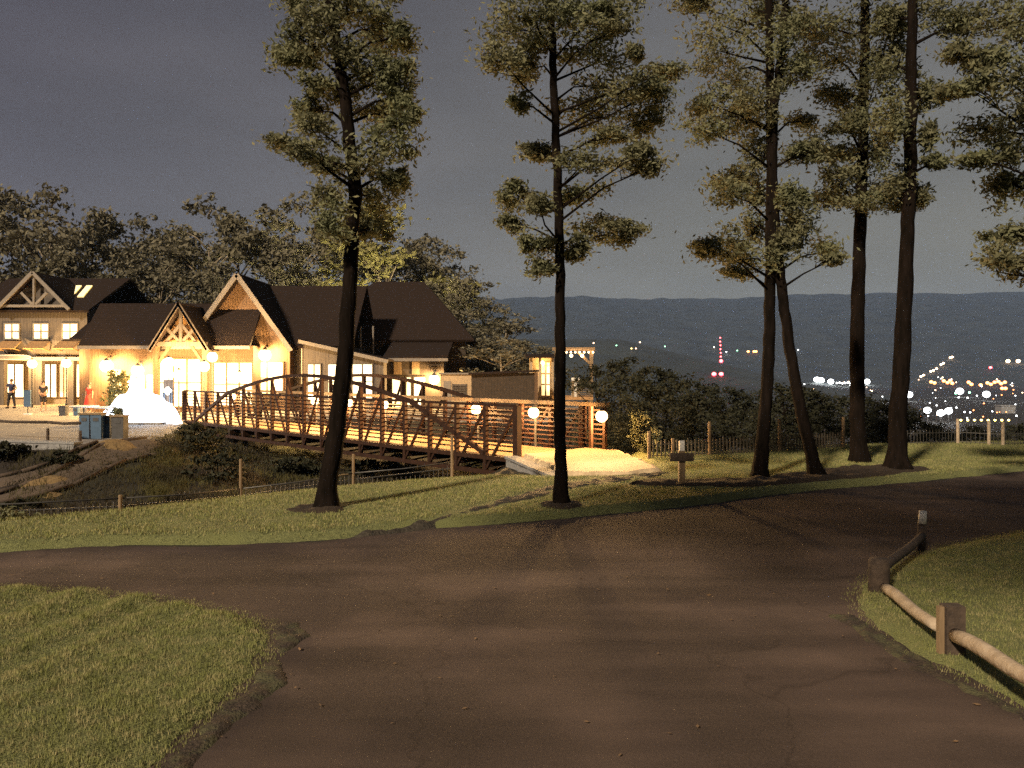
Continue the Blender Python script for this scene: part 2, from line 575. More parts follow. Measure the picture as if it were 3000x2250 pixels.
sl_pts = [(-2.05, 7.35)] + left_edge[5:] + [(-1.9, 4.1), (-1.9, 3.6)]
tag(sheet('soil', edge_strip(sl_pts, -.25, .17), .02, .12, .04, 'soil', .016, .12), kind='structure')
sr_pts = [(3.02, 7.6)] + right_edge[7:] + [(3.45, 4.6)]
tag(sheet('soil', edge_strip(sr_pts, .25, -.14), .02, .12, .04, 'soil', .016, .12), kind='structure')
drain = [G(*p) for p in ((985, 1572), (1130, 1550), (1260, 1524), (1480, 1462), (1640, 1418), (1760, 1404), (1930, 1386), (1990, 1392), (1930, 1408), (1800, 1425),
                         (1690, 1442), (1560, 1476), (1400, 1516), (1240, 1545), (1080, 1572))]
tag(sheet('gravel_drain', drain, .07, .2, .06, 'gravel', .022, .13), kind='structure')
bed = [G(*p) for p in ((1790, 1428), (1900, 1410), (2050, 1414), (2200, 1408), (2330, 1392), (2480, 1372), (2640, 1372), (2760, 1384), (2640, 1402), (2480, 1416),
                       (2380, 1428), (2200, 1440), (2010, 1438), (1880, 1436))]
tag(sheet('mulch_bed', bed, .12, .3, .08, 'mulch', .03, .25), kind='structure')


def ring(c, rx, ry, n=20):
    return [(c[0] + rx * math.cos(2 * math.pi * i / n) * (1 + .12 * math.sin(3 * i)), c[1] + ry * math.sin(2 * math.pi * i / n)) for i in range(n)]


g1, g2 = G(950, 1500), G(1645, 1490)
tag(sheet('mulch_bed', ring((g1[0] - .1, g1[1] - .05), .62, .55), .11, .25, .06, 'mulch', .03, .2), kind='structure')
tag(sheet('mulch_bed', ring((g2[0], g2[1]), .5, .5), .11, .25, .06, 'mulch', .03, .2), kind='structure')
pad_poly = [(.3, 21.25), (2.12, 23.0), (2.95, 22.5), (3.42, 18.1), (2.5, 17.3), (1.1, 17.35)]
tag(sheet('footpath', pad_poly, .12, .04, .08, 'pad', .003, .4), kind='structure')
plaza_poly = [(-60, 33), (-19, 27.6), (-13.5, 25.5), (-12.1, 26.4), (-13.1, 31), (-14.8, 35.6), (-15.6, 37.7), (-13.7, 39.6), (-11, 40.7), (-6, 41.4), (-1, 37.9),
              (3.1, 37.7), (5, 42), (4.9, 70), (-60, 75)]
tag(sheet('plaza', plaza_poly, .02, .15, .3, 'plaza', .004, .8), kind='structure')


def ribbon(name, pts, w, h, m):
    """a strip w wide lying on the terrain along a polyline"""
    P = np.array(pts, float)
    q = []
    for i in range(len(P) - 1):
        for t in np.linspace(0, 1, 10, endpoint=False):
            q.append(P[i] * (1 - t) + P[i + 1] * t)
    q = np.array(q + [P[-1]])
    for _ in range(6):
        q[1:-1] = (q[:-2] + q[1:-1] * 2 + q[2:]) / 4
    d = np.gradient(q, axis=0)
    d /= np.linalg.norm(d, axis=1)[:, None]
    nrm = np.stack([-d[:, 1], d[:, 0]], -1)
    rows = []
    for k in np.linspace(-1, 1, 7):
        p = q + nrm * w / 2 * k
        rows.append(np.column_stack([p, terrain(p[:, 0], p[:, 1]) + h * (1 - abs(k) ** 6) - .05 * abs(k) ** 6]))
    vv = np.array(rows).transpose(1, 0, 2).reshape(-1, 3)
    i = (np.arange(len(q) - 1)[:, None] * 7 + np.arange(6)[None]).reshape(-1)
    return link_mesh(name, np_mesh(name, vv, np.stack([i, i + 1, i + 8, i + 7], -1)), m, smooth=True)


trk = [hit(*p)[:2] for p in ((-60, 1478), (60, 1448), (170, 1412), (260, 1370), (330, 1335), (400, 1312), (470, 1302))]
tag(ribbon('path', trk, 1.0, .05, 'track'), kind='structure')
trk2 = [hit(*p)[:2] for p in ((-60, 1425), (60, 1402), (170, 1372), (250, 1338), (310, 1318))]
tag(ribbon('path', trk2, .7, .05, 'track'), kind='structure')
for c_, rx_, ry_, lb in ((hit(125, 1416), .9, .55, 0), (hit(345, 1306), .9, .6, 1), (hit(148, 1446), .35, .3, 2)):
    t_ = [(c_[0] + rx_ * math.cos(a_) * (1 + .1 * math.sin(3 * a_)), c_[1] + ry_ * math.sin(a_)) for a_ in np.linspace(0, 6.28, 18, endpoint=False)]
    tag(sheet('raised_patch', t_, .10, .45, .08, 'raised_patch', .02, .2), kind='structure')  # raised ochre patches on the ravine ground

slope = [hit(*p)[:2] for p in ((455, 1300), (520, 1290), (560, 1400), (566, 1470), (470, 1478), (410, 1440), (400, 1360))]
tag(sheet('bank', slope, .05, .9, .12, 'weed', .06, .4), kind='structure')
slope2 = [hit(*p)[:2] for p in ((765, 1302), (860, 1300), (925, 1320), (930, 1345), (780, 1352))]
tag(sheet('bank', slope2, .05, .4, .12, 'lawn', .04, .4), kind='structure')

def leaf_quads(cent, size, flat=.0, asp=.5):
    n = len(cent)
    a = rng.normal(size=(n, 3))
    a /= np.linalg.norm(a, axis=1)[:, None]
    b = rng.normal(size=(n, 3))
    if flat:
        a[:, 2] *= 1 - flat
        b[:, 2] *= 1 - flat
    b -= a * (a * b).sum(1)[:, None] / (a * a).sum(1)[:, None]
    b /= np.linalg.norm(b, axis=1)[:, None] + 1e-9
    s = size * rng.uniform(.6, 1.35, n)[:, None]
    a *= s
    b *= s * asp
    return np.stack([cent - a, cent + b * .9 - a * .1, cent + a, cent - b * .9 - a * .1], 1).reshape(-1, 3)


# blades of grass
bare = [np.array(q_, float) for q_ in (drain, bed, ring((g1[0] - .1, g1[1] - .05), .55, .5), ring((g2[0], g2[1]), .45, .45), pad_poly)]


def blades(poly, n, hgt, wid, lim, hfun=None, lift=None):
    poly = np.array(poly, float)
    out = []
    got = 0
    while got < n:
        x = rng.uniform(lim[0], lim[1], n)
        y = rng.uniform(lim[2], lim[3], n)
        k = sdf(poly, x, y) > rng.uniform(.02, .22, n)
        for q_ in bare:
            k &= sdf(q_, x, y) < rng.uniform(-.06, .12, n)
        out.append(np.column_stack([x[k], y[k]]))
        got += k.sum()
    p = np.concatenate(out)[:n]
    x, y = p.T
    z = terrain(x, y) + .004
    sd_ = sdf(poly, x, y)
    if lift:
        t = np.clip(sd_ / lift[1], 0, 1)
        t = t * t * (3 - 2 * t)
        z = terrain(x, y) - .06 + (lift[0] + .06) * t + (t * lift[2](x, y) if lift[2] else 0)
        z = np.maximum(z, -.002)
    a = rng.uniform(0, 2 * np.pi, n)
    h = hgt * (.35 + .65 * np.clip(sd_ / .25, 0, 1)) * rng.uniform(.45, 1.25, n) * (1 + .3 * vnoise(x, y, .5, 12))
    if hfun is not None:
        h = h * hfun(x, y)
    w = wid * rng.uniform(.7, 1.3, n)
    la, ll = rng.uniform(0, 2 * np.pi, n), h * rng.uniform(.1, .9, n)
    b0 = np.column_stack([x - np.cos(a) * w, y - np.sin(a) * w, z])
    b1 = np.column_stack([x + np.cos(a) * w, y + np.sin(a) * w, z])
    t = np.column_stack([x + np.cos(la) * ll, y + np.sin(la) * ll, z + .012 + h])
    return np.stack([b0, b1, t], 1).reshape(-1, 3)


bh = lambda x, y: 1 + .8 * np.sin((x * .94 - y * .36) * 9.5 + 4 * vnoise(x, y, 1.3, 9)) * (.5 + .5 * vnoise(x, y, .9, 19))
vv = np.concatenate([
    blades(left_poly, 120000, .022, .003, (-8, -1.6, 3.8, 9), bh, (.035, .4, bands)),
    blades(right_poly, 80000, .022, .003, (2.8, 9, 4.5, 13), None, (.035, .4, None)),
    blades(far_poly, 120000, .03, .006, (-14, 17, 9.5, 26.5), None, (.06, .22, None))])
n3 = len(vv) // 3
grass = link_mesh('grass', np_mesh('grass', vv, np.arange(n3 * 3).reshape(-1, 3)), 'blade')
tag(grass, kind='stuff')
ravine = [hit(*p)[:2] for p in ((0, 1500), (0, 1330), (250, 1310), (420, 1300), (520, 1260), (760, 1290), (960, 1330), (1200, 1370), (1440, 1380))] + [(-1.2, 17.5), (-4.5, 15.6), (-7, 13.5), (-12, 13)]
wv = np.concatenate([blades(ravine, 34000, .17, .012, (-20, 2, 12, 40)), blades(slope, 5000, .12, .012, (-20, 0, 12, 42)), blades(slope2, 5000, .07, .012, (-20, 2, 12, 42))])
weeds = link_mesh('weeds', np_mesh('weeds', wv, np.arange(len(wv)).reshape(-1, 3)), 'weed')
tag(weeds, kind='stuff')

n_ = 1000
lx = np.concatenate([rng.uniform(-7, 9, n_ // 2), rng.normal(0, 3.5, n_ // 2)])
ly = np.concatenate([rng.uniform(4, 15, n_ // 2), rng.uniform(4, 14, n_ // 2)])
k_ = (sdf(np.array(left_poly, float), lx, ly) < -.02) & (sdf(np.array(right_poly, float), lx, ly) < -.02) & (sdf(np.array(far_poly, float), lx, ly) < 0)
dl = np.minimum(-sdf(np.array(left_poly, float), lx, ly), -sdf(np.array(right_poly, float), lx, ly))
k_ &= rng.random(len(lx)) < .12 + .9 * np.exp(-dl / .5)
lc = np.column_stack([lx[k_], ly[k_], terrain(lx[k_], ly[k_]) + .02])
lq = leaf_quads(lc, .024, .93, .45)
tag(link_mesh('fallen_leaves', np_mesh('fallen_leaves', lq, np.arange(len(lq)).reshape(-1, 4)), 'litter'), kind='stuff')

# far hills
def hillz(x, y):
    t = np.clip((y - 2100) / 3000, 0, 1)
    ridge = 505 + 22 * vnoise(x, y * 0, 900, 31) + 14 * vnoise(x, y * 0, 260, 32) + 7 * vnoise(x, y * 0, 60, 33) + 4 * vnoise(x, y * 0, 24, 34) + .012 * (x - 800)
    near = 125 * np.exp(-((y - 1900) / 350) ** 2) * np.clip(1 - (x - 250) / 500, 0, 1)
    return -47 + ridge * t * t * (3 - 2 * t) + near


v, f = grid(np.linspace(-5500, 5500, 620), np.linspace(1200, 5400, 60), hillz)
tag(link_mesh('hills', np_mesh('hills', v, f), 'hill', smooth=True), kind='structure')

# ------------------------------------------------------------------ trees
def crown_pts(clumps, per, sub=7):
    """leaf positions: each clump is an ellipsoid filled with smaller tufts"""
    out = []
    for c, r in clumps:
        c, r = np.array(c, float), np.array(r, float)
        k = max(3, int(sub * rng.uniform(.7, 1.3)))
        u = rng.normal(size=(k, 3))
        u /= np.linalg.norm(u, axis=1)[:, None]
        tc = c + u * r * rng.uniform(.3, 1.3, (k, 1))
        n = int(per * rng.uniform(.6, 1.3))
        wt = rng.uniform(.2, 1, k)
        j = rng.choice(k, n, p=wt / wt.sum())
        g = rng.normal(size=(n, 3)) * r * np.array([.34, .34, .30]) * rng.uniform(.6, 1.3, (k, 1))[j] * np.where(rng.random((n, 1)) < .08, 1.5, 1.0)
        out.append(tc[j] + g)
    return np.concatenate(out)


def wobble(pts, sub=6, amp=.02):
    q = []
    for i in range(len(pts) - 1):
        for t in range(sub):
            s = t / sub
            q.append(tuple(pts[i][k] * (1 - s) + pts[i + 1][k] * s + (random.uniform(-amp, amp) if k < 2 and (i or t) else 0) for k in range(3)))
    q.append(tuple(pts[-1]))
    return q


def trunk_at(path, z):
    for i in range(len(path) - 1):
        if path[i][2] <= z <= path[i + 1][2]:
            t = (z - path[i][2]) / max(path[i + 1][2] - path[i][2], 1e-6)
            return Vector(path[i]).lerp(Vector(path[i + 1]), t)
    return Vector(path[-1] if z > path[-1][2] else path[0])


def big_tree(name, label, trunk_px, w, Y, clumps_ov, per=330, leaf=.062, depth=1.0, leafmat='leaf', extra=6, flare=1.7):
    """trunk_px: photo pixels from the base up; clumps in 2212-wide picture units"""
    path = [U(px, py, Y) for px, py in trunk_px]
    base = path[0]
    gz = tz(base.x, base.y) + .02
    path[0] = Vector((base.x, base.y, gz - .1))
    top = path[-1] + (path[-1] - path[-2]).normalized() * 2.5
    path.append(top)
    root = thing(name, (base.x, base.y, gz), label, 'tree', 'tall trees around the road')
    q = wobble(path, 8, .012)
    r0 = w / F * Y / 2
    hh = top.z - gz
    rad = []
    for p in q:
        s = max(0, (p[2] - gz) / hh)
        rad.append(r0 * (1 - .62 * s) * (1 + (flare - 1) * math.exp(-max(0, p[2] - gz) / .22)) * random.uniform(.95, 1.05))
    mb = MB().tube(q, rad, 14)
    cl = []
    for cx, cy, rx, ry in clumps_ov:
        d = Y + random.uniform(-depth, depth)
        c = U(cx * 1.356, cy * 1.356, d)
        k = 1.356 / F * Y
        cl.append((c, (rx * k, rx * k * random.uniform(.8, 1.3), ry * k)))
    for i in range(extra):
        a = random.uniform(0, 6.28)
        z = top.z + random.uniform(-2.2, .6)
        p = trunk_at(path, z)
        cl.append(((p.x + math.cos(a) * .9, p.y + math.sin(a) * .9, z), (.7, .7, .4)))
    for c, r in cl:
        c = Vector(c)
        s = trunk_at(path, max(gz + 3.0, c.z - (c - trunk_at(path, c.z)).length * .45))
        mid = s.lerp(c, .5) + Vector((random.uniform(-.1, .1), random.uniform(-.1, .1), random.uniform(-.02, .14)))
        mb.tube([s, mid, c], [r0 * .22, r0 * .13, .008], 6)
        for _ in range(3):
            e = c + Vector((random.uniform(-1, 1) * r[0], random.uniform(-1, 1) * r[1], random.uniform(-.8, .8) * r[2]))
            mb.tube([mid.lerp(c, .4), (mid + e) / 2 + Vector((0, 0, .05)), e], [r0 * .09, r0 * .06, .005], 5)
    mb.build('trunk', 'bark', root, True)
    P = crown_pts(cl, per, 12)
    vq = leaf_quads(P, leaf * .78, .15, .4)
    link_mesh('crown', np_mesh('crown', vq, np.arange(len(vq)).reshape(-1, 4)), leafmat, root)
    return root


o = lambda pts: [(x * 1.356, y * 1.356) for x, y in pts]
YT1, YT2 = CZ * F / (1500 - HZ), CZ * F / (1490 - HZ)
big_tree('tree', 'tall tree with a bent trunk on the grass verge in front of the bridge middle',
         o([(703, 1106), (712, 1020), (728, 930), (745, 780), (755, 620), (762, 500), (768, 410), (752, 280), (738, 150), (714, 10), (700, -40)]), 55, YT1,
         [(660, 25, 50, 40), (645, 100, 45, 28), (640, 130, 40, 18), (700, 60, 45, 40), (790, 22, 60, 26), (825, 68, 60, 24), (770, 110, 55, 35), (868, 80, 30, 18),
          (800, 165, 75, 28), (862, 205, 34, 32), (825, 245, 65, 28), (668, 238, 36, 26), (690, 282, 50, 22), (625, 312, 42, 16), (672, 332, 45, 18), (852, 302, 48, 32),
          (800, 335, 55, 34), (846, 382, 32, 34), (800, 425, 48, 34), (705, 425, 40, 34), (716, 478, 34, 36), (806, 492, 40, 30), (700, 360, 35, 22), (690, 180, 36, 20),
          (740, 200, 40, 40), (850, 150, 40, 20), (870, 255, 28, 26)], per=1150, leaf=.066)
big_tree('tree', 'slender straight tree beside the footpath at the near end of the bridge',
         o([(1213, 1099), (1210, 950), (1210, 800), (1211, 620), (1206, 420), (1198, 220), (1192, 60), (1188, -40)]), 37, YT2,
         [(1120, 60, 55, 42), (1078, 125, 42, 32), (1135, 150, 40, 26), (1150, 20, 50, 25), (1230, 30, 55, 26), (1330, 18, 52, 14), (1262, 105, 55, 34), (1312, 62, 50, 14),
          (1300, 185, 62, 42), (1378, 175, 44, 24), (1436, 158, 34, 14), (1398, 205, 40, 20), (1250, 235, 55, 34), (1330, 250, 70, 36), (1402, 262, 40, 24), (1316, 294, 48, 14),
          (1128, 226, 22, 16), (1148, 332, 34, 16), (1262, 350, 55, 24), (1332, 352, 55, 24), (1404, 362, 30, 20), (1118, 425, 36, 28), (1165, 442, 34, 20),
          (1262, 420, 48, 22), (1288, 490, 52, 28), (1348, 500, 42, 20), (1108, 482, 24, 16), (1160, 528, 32, 24), (1240, 540, 36, 24), (1168, 578, 22, 20),
          (1385, 330, 26, 16), (1160, 100, 40, 30), (1376, 110, 16, 22)], per=1100, leaf=.062)
YT3 = CZ * F / (1405 - HZ)
big_tree('tree', 'left stem of the crossing pair of trees in the mulch bed',
         o([(1640, 1040), (1648, 950), (1660, 800), (1664, 620), (1666, 400), (1664, 200), (1660, 0), (1658, -40)]), 40, YT3,
         [(1560, 55, 70, 60), (1600, 150, 65, 50), (1535, 105, 48, 38), (1520, 220, 36, 22), (1560, 250, 62, 32), (1526, 285, 44, 20), (1622, 30, 60, 36), (1490, 10, 40, 15),
          (1588, 385, 50, 26), (1570, 420, 40, 22), (1556, 535, 48, 32), (1608, 560, 36, 32), (1630, 490, 26, 26), (1630, 330, 36, 30), (1600, 270, 40, 30), (1640, 210, 36, 40),
          (1640, 420, 26, 30), (1590, 590, 30, 14), (1520, 535, 26, 14)], per=1100, leaf=.074)
big_tree('tree', 'right stem of the crossing pair of trees, leaning left from the mulch bed',
         o([(1768, 1044), (1748, 960), (1728, 880), (1704, 740), (1686, 600), (1676, 480), (1670, 380), (1672, 240), (1690, 100), (1700, -40)]), 37, CZ * F / (1412 - HZ) + .3,
         [(1740, 480, 34, 42), (1772, 545, 40, 28), (1704, 430, 26, 30), (1705, 540, 34, 40), (1738, 262, 28, 20), (1722, 45, 50, 34), (1710, 150, 42, 30), (1740, 330, 34, 18),
          (1800, 560, 20, 10), (1690, 90, 44, 40)], per=1050, leaf=.074)
YT4 = CZ * F / (1360 - HZ)
big_tree('tree', 'straight trunk with a pale brown left side, left of the thickest right hand tree',
         o([(1858, 1010), (1852, 900), (1852, 700), (1858, 500), (1864, 300), (1868, 100), (1870, -40)]), 46, YT4,
         [(1790, 110, 62, 42), (1800, 205, 55, 30), (1830, 55, 55, 44), (1900, 60, 44, 44), (1745, 330, 46, 18), (1800, 330, 46, 18), (1812, 385, 44, 30), (1798, 430, 44, 20),
          (1892, 335, 40, 50), (1902, 425, 40, 32), (1885, 205, 40, 50), (1915, 130, 40, 36), (1760, 60, 40, 30), (1830, 260, 40, 26), (1850, 440, 40, 18)], per=1100, leaf=.084)
YT5 = CZ * F / (1385 - HZ)
big_tree('tree', 'thickest trunk in the mulch bed, flared at its foot, rightmost of the standing trees',
         o([(1938, 1022), (1940, 900), (1950, 740), (1960, 520), (1967, 350), (1969, 150), (1972, -40)]), 52, YT5,
         [(2002, 25, 55, 32), (1930, 270, 34, 48), (2000, 205, 24, 34), (2010, 290, 16, 24), (1938, 385, 36, 30), (1994, 420, 24, 22), (2080, 45, 50, 22), (1932, 150, 36, 44),
          (2020, 350, 18, 12), (1930, 40, 40, 30), (1930, 430, 30, 20)], per=1100, leaf=.08, flare=2.0)
big_tree('tree', 'tree at the right edge with long side branches reaching in over the lawn',
         o([(2345, 1120), (2345, 900), (2338, 600), (2332, 300), (2330, -40)]), 60, 13.6,
         [(2150, 40, 70, 44), (2175, 175, 52, 50), (2096, 275, 80, 24), (2180, 320, 55, 40), (2168, 400, 42, 36), (2180, 500, 42, 26), (2162, 565, 40, 26), (2205, 60, 50, 60),
          (2230, 230, 40, 50), (2090, 190, 40, 18), (2220, 580, 40, 30), (2060, 120, 30, 14), (2130, 130, 36, 18), (2120, 340, 40, 14), (2240, 420, 50, 40)], per=1150, leaf=.07)

# unseen tree added behind the camera to shade the right half of the road
def added_shade_tree(x, y, cx, cy, zc, rad, n, label):
    root = thing('tree', (x, y, 0), label, 'tree')
    mb = MB().tube(wobble([(x, y, -.1), (x + .2, y, zc * .5), (x * .6 + cx * .4, y * .6 + cy * .4, zc - .6)], 5, .04), [.3, .26, .24, .22, .2, .19, .18, .17, .15, .13, .1], 10)
    cl = []
    for i in range(n):
        a, r = random.uniform(0, 6.28), math.sqrt(random.random())
        c = (cx + r * rad[0] * math.cos(a), cy + r * rad[1] * math.sin(a), zc + random.uniform(-1.0, 1.3))
        cl.append((c, (1.1, 1.1, .5)))
        if i % 3 == 0:
            mb.tube([(x * .6 + cx * .4, y * .6 + cy * .4, zc - .8), (cx * .6 + c[0] * .4, cy * .6 + c[1] * .4, zc - .3), c], [.07, .05, .02], 6)
    mb.build('trunk', 'bark', root, True)
    vq = leaf_quads(crown_pts(cl, 170, 6), .16, .3)
    link_mesh('crown', np_mesh('crown', vq, np.arange(len(vq)).reshape(-1, 4)), 'leafdark', root)


# the wood behind the buildings
def wood_proto(name, label, h, w, n, leaf, leafmat, barkmat, group, seed_low=.25, fork=True):
    root = thing(name, (0, 0, 0), label, 'tree', group)
    mb = MB()
    mb.tube(wobble([(0, 0, -.4), (.1, 0, h * .35), (-.1, .1, h * .8)], 5, .06), [h * .018 * (1 - .08 * i) for i in range(11)], 8)
    cl = []
    for i in range(n):
        t = random.uniform(seed_low, 1)
        prof = math.sin(math.pi * min(1, .18 + .8 * (t - seed_low) / (1 - seed_low))) ** .7
        a, r = random.uniform(0, 6.28), w * prof * math.sqrt(random.uniform(.1, 1))
        c = Vector((r * math.cos(a), r * math.sin(a), h * t))
        cl.append((c, (w * .28, w * .28, w * .2)))
        s = Vector((0, 0, max(h * .2, h * t - r * .9)))
        if i % 2 == 0:
            mb.tube([s, s.lerp(c, .5) + Vector((0, 0, .25)), c], [h * .006, h * .004, .02], 5)
    mb.build('trunk', barkmat, root, True)
    vq = leaf_quads(crown_pts(cl, 120, 6), leaf, .1)
    link_mesh('crown', np_mesh('crown', vq, np.arange(len(vq)).reshape(-1, 4)), leafmat, root)
    return root


WG = 'trees behind the lit buildings'
pr = [wood_proto('tree', 'grey green leafy tree in the wood behind the lit buildings', 17, 4.2, 34, .26, 'leafdark', 'barklight', WG),
      wood_proto('tree', 'grey green leafy tree in the wood behind the lit buildings', 16, 3.6, 30, .26, 'leafdark', 'bark', WG, .15),
      wood_proto('tree', 'grey green leafy tree in the wood behind the lit buildings', 18, 4.8, 36, .28, 'leafdark', 'barklight', WG, .3)]
spots = []   # photo pixel of the crown top
for px, py, Y in ((-60, 500, 70), (60, 560, 74), (150, 545, 66), (270, 575, 72), (330, 640, 80), (420, 630, 76), (500, 640, 82), (560, 660, 70), (610, 575, 66), (700, 590, 72),
                  (790, 600, 66), (880, 570, 74), (960, 590, 66), (1060, 610, 70), (1130, 630, 78), (1200, 645, 66), (1260, 660, 74), (1320, 720, 80), (1350, 790, 66),
                  (1420, 870, 72), (1480, 890, 62), (200, 700, 63), (380, 720, 64), (470, 700, 64), (640, 740, 62), (840, 720, 63), (20, 700, 64), (1290, 800, 62),
                  (1400, 950, 56), (1470, 985, 50), (1540, 980, 56), (1340, 900, 58)):
    spots.append((px, py, Y))
spots = [(px, py + (25 if 900 < px < 1290 else 0), Y + (14 if 900 < px < 1290 and Y < 75 else 0)) for px, py, Y in spots]
for i, (px, py, Y) in enumerate(spots):
    t = pr[i] if i < 3 else copy_tree(pr[i % 3])
    x, zt = UX(px, Y), UZ(py, Y)
    gz = tz(x, Y)
    t.location = (x, Y, gz - .1)
    s = (zt - gz) / (17 if i % 3 == 0 else 16 if i % 3 == 1 else 18) / 1.04
    t.scale = (max(s, .62) * random.uniform(.9, 1.1),) * 2 + (s,)
    t.rotation_euler = (0, 0, random.uniform(0, 6.28))
yt = wood_proto('tree', 'yellow green tree lit from below behind the lodge roof', 11.5, 3.6, 40, .2, 'leafyellow', 'barklight', None, .25)
yt.location = (UX(1110, 70), 70, 0)
yt.scale = (1.95, 1.0, (UZ(600, 69)) / 11.9)

# thicket on the slope right of the footpath
HG = 'dark bushy trees on the slope beyond the lawn fence'
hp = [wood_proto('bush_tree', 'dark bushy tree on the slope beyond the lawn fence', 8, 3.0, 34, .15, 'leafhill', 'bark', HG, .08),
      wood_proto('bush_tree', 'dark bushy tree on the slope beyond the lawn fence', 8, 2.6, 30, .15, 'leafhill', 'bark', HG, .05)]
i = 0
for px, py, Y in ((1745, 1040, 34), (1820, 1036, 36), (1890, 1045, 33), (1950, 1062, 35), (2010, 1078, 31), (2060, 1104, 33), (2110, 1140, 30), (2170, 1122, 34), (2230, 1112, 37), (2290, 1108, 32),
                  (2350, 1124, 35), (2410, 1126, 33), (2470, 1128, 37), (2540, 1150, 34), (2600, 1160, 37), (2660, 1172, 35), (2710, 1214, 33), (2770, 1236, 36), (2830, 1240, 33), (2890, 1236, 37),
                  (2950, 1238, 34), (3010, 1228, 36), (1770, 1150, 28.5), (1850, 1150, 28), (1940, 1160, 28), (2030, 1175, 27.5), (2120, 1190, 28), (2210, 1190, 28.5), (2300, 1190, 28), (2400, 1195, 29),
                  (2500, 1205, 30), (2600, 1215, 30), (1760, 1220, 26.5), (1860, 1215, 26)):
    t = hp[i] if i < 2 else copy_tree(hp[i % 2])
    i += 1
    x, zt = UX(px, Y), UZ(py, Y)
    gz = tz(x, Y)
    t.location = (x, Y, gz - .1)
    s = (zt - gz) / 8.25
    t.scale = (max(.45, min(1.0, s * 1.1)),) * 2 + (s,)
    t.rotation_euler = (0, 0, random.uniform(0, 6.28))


def shrub(label, loc, w, h, n, leaf, m, stems=5, group=None):
    root = thing('shrub', loc, label, 'shrub', group)
    mb = MB()
    cl = []
    for k in range(n):
        a, r, t = random.uniform(0, 6.28), w * math.sqrt(random.random()), random.uniform(.2, 1)
        c = Vector((loc[0] + r * math.cos(a) * (1.1 - .5 * t), loc[1] + r * math.sin(a), loc[2] + h * t))
        cl.append((c, (w * .35, w * .35, h * .16)))
        if k < stems:
            mb.tube([(loc[0], loc[1], loc[2] - .1), (loc[0] * .5 + c.x * .5, loc[1] * .5 + c.y * .5, loc[2] + h * t * .6), c], [.03, .02, .008], 5)
    mb.build('stem', 'bark', root)
    vq = leaf_quads(crown_pts(cl, 70, 5), leaf)
    link_mesh('foliage', np_mesh('foliage', vq, np.arange(len(vq)).reshape(-1, 4)), m, root)
    return root


x, y, z = hit(1885, 1345)
shrub('leafy shrub lit by the lamps beside the end of the footpath', (UX(1890, 22.3), 22.3, tz(UX(1890, 22.3), 22.3)), .42, 1.05, 16, .06, 'leaf')
x, y, z = hit(30, 1525)
shrub('low pale shrub on the verge at the left edge', (UX(20, 13.5), 13.5, tz(UX(20, 13.5), 13.5)), .5, .75, 12, .06, 'leaf')
shrub('tall loose yellow shrub on the plaza beside the glowing mound', (UX(352, 38.5), 38.5, .0), .7, 2.1, 22, .1, 'leafyellow')
shrub('small green shrub at the left foot of the glowing mound', (UX(345, 33), 33, .0), .45, .75, 10, .07, 'leaf')

# ------------------------------------------------------------------ truss bridge
A = Vector((.14, 21.4, 0))
B = Vector((-15.5, 38.0, 0))
ax = (B - A).normalized()
nr = Vector((-ax.y, ax.x, 0))
if nr.x < 0:
    nr = -nr
L = (B - A).length
W = 2.6
bridge = thing('truss_bridge', tuple((A + B) / 2 + nr * W / 2), 'brown steel footbridge with arched truss sides crossing the ravine', 'bridge')
mb = MB()
k = 0
s = 0.0
while s < L:
    p = A + ax * (s + .07) + nr * W / 2
    mb.beam(p - nr * (W / 2 - .07) + Vector((0, 0, -.02)), p + nr * (W / 2 - .07) + Vector((0, 0, -.02)), .135, .05)
    s += .145
mb.build('deck', 'deck', bridge)
NP = 18


def chord_z(t):
    u = min(t, 1 - t)
    if u < .055:
        return 0.0
    if u < .21:
        return (u - .055) / .155 * 1.36
    return 1.36 + .78 * math.sin((u - .21) / .29 * math.pi / 2)


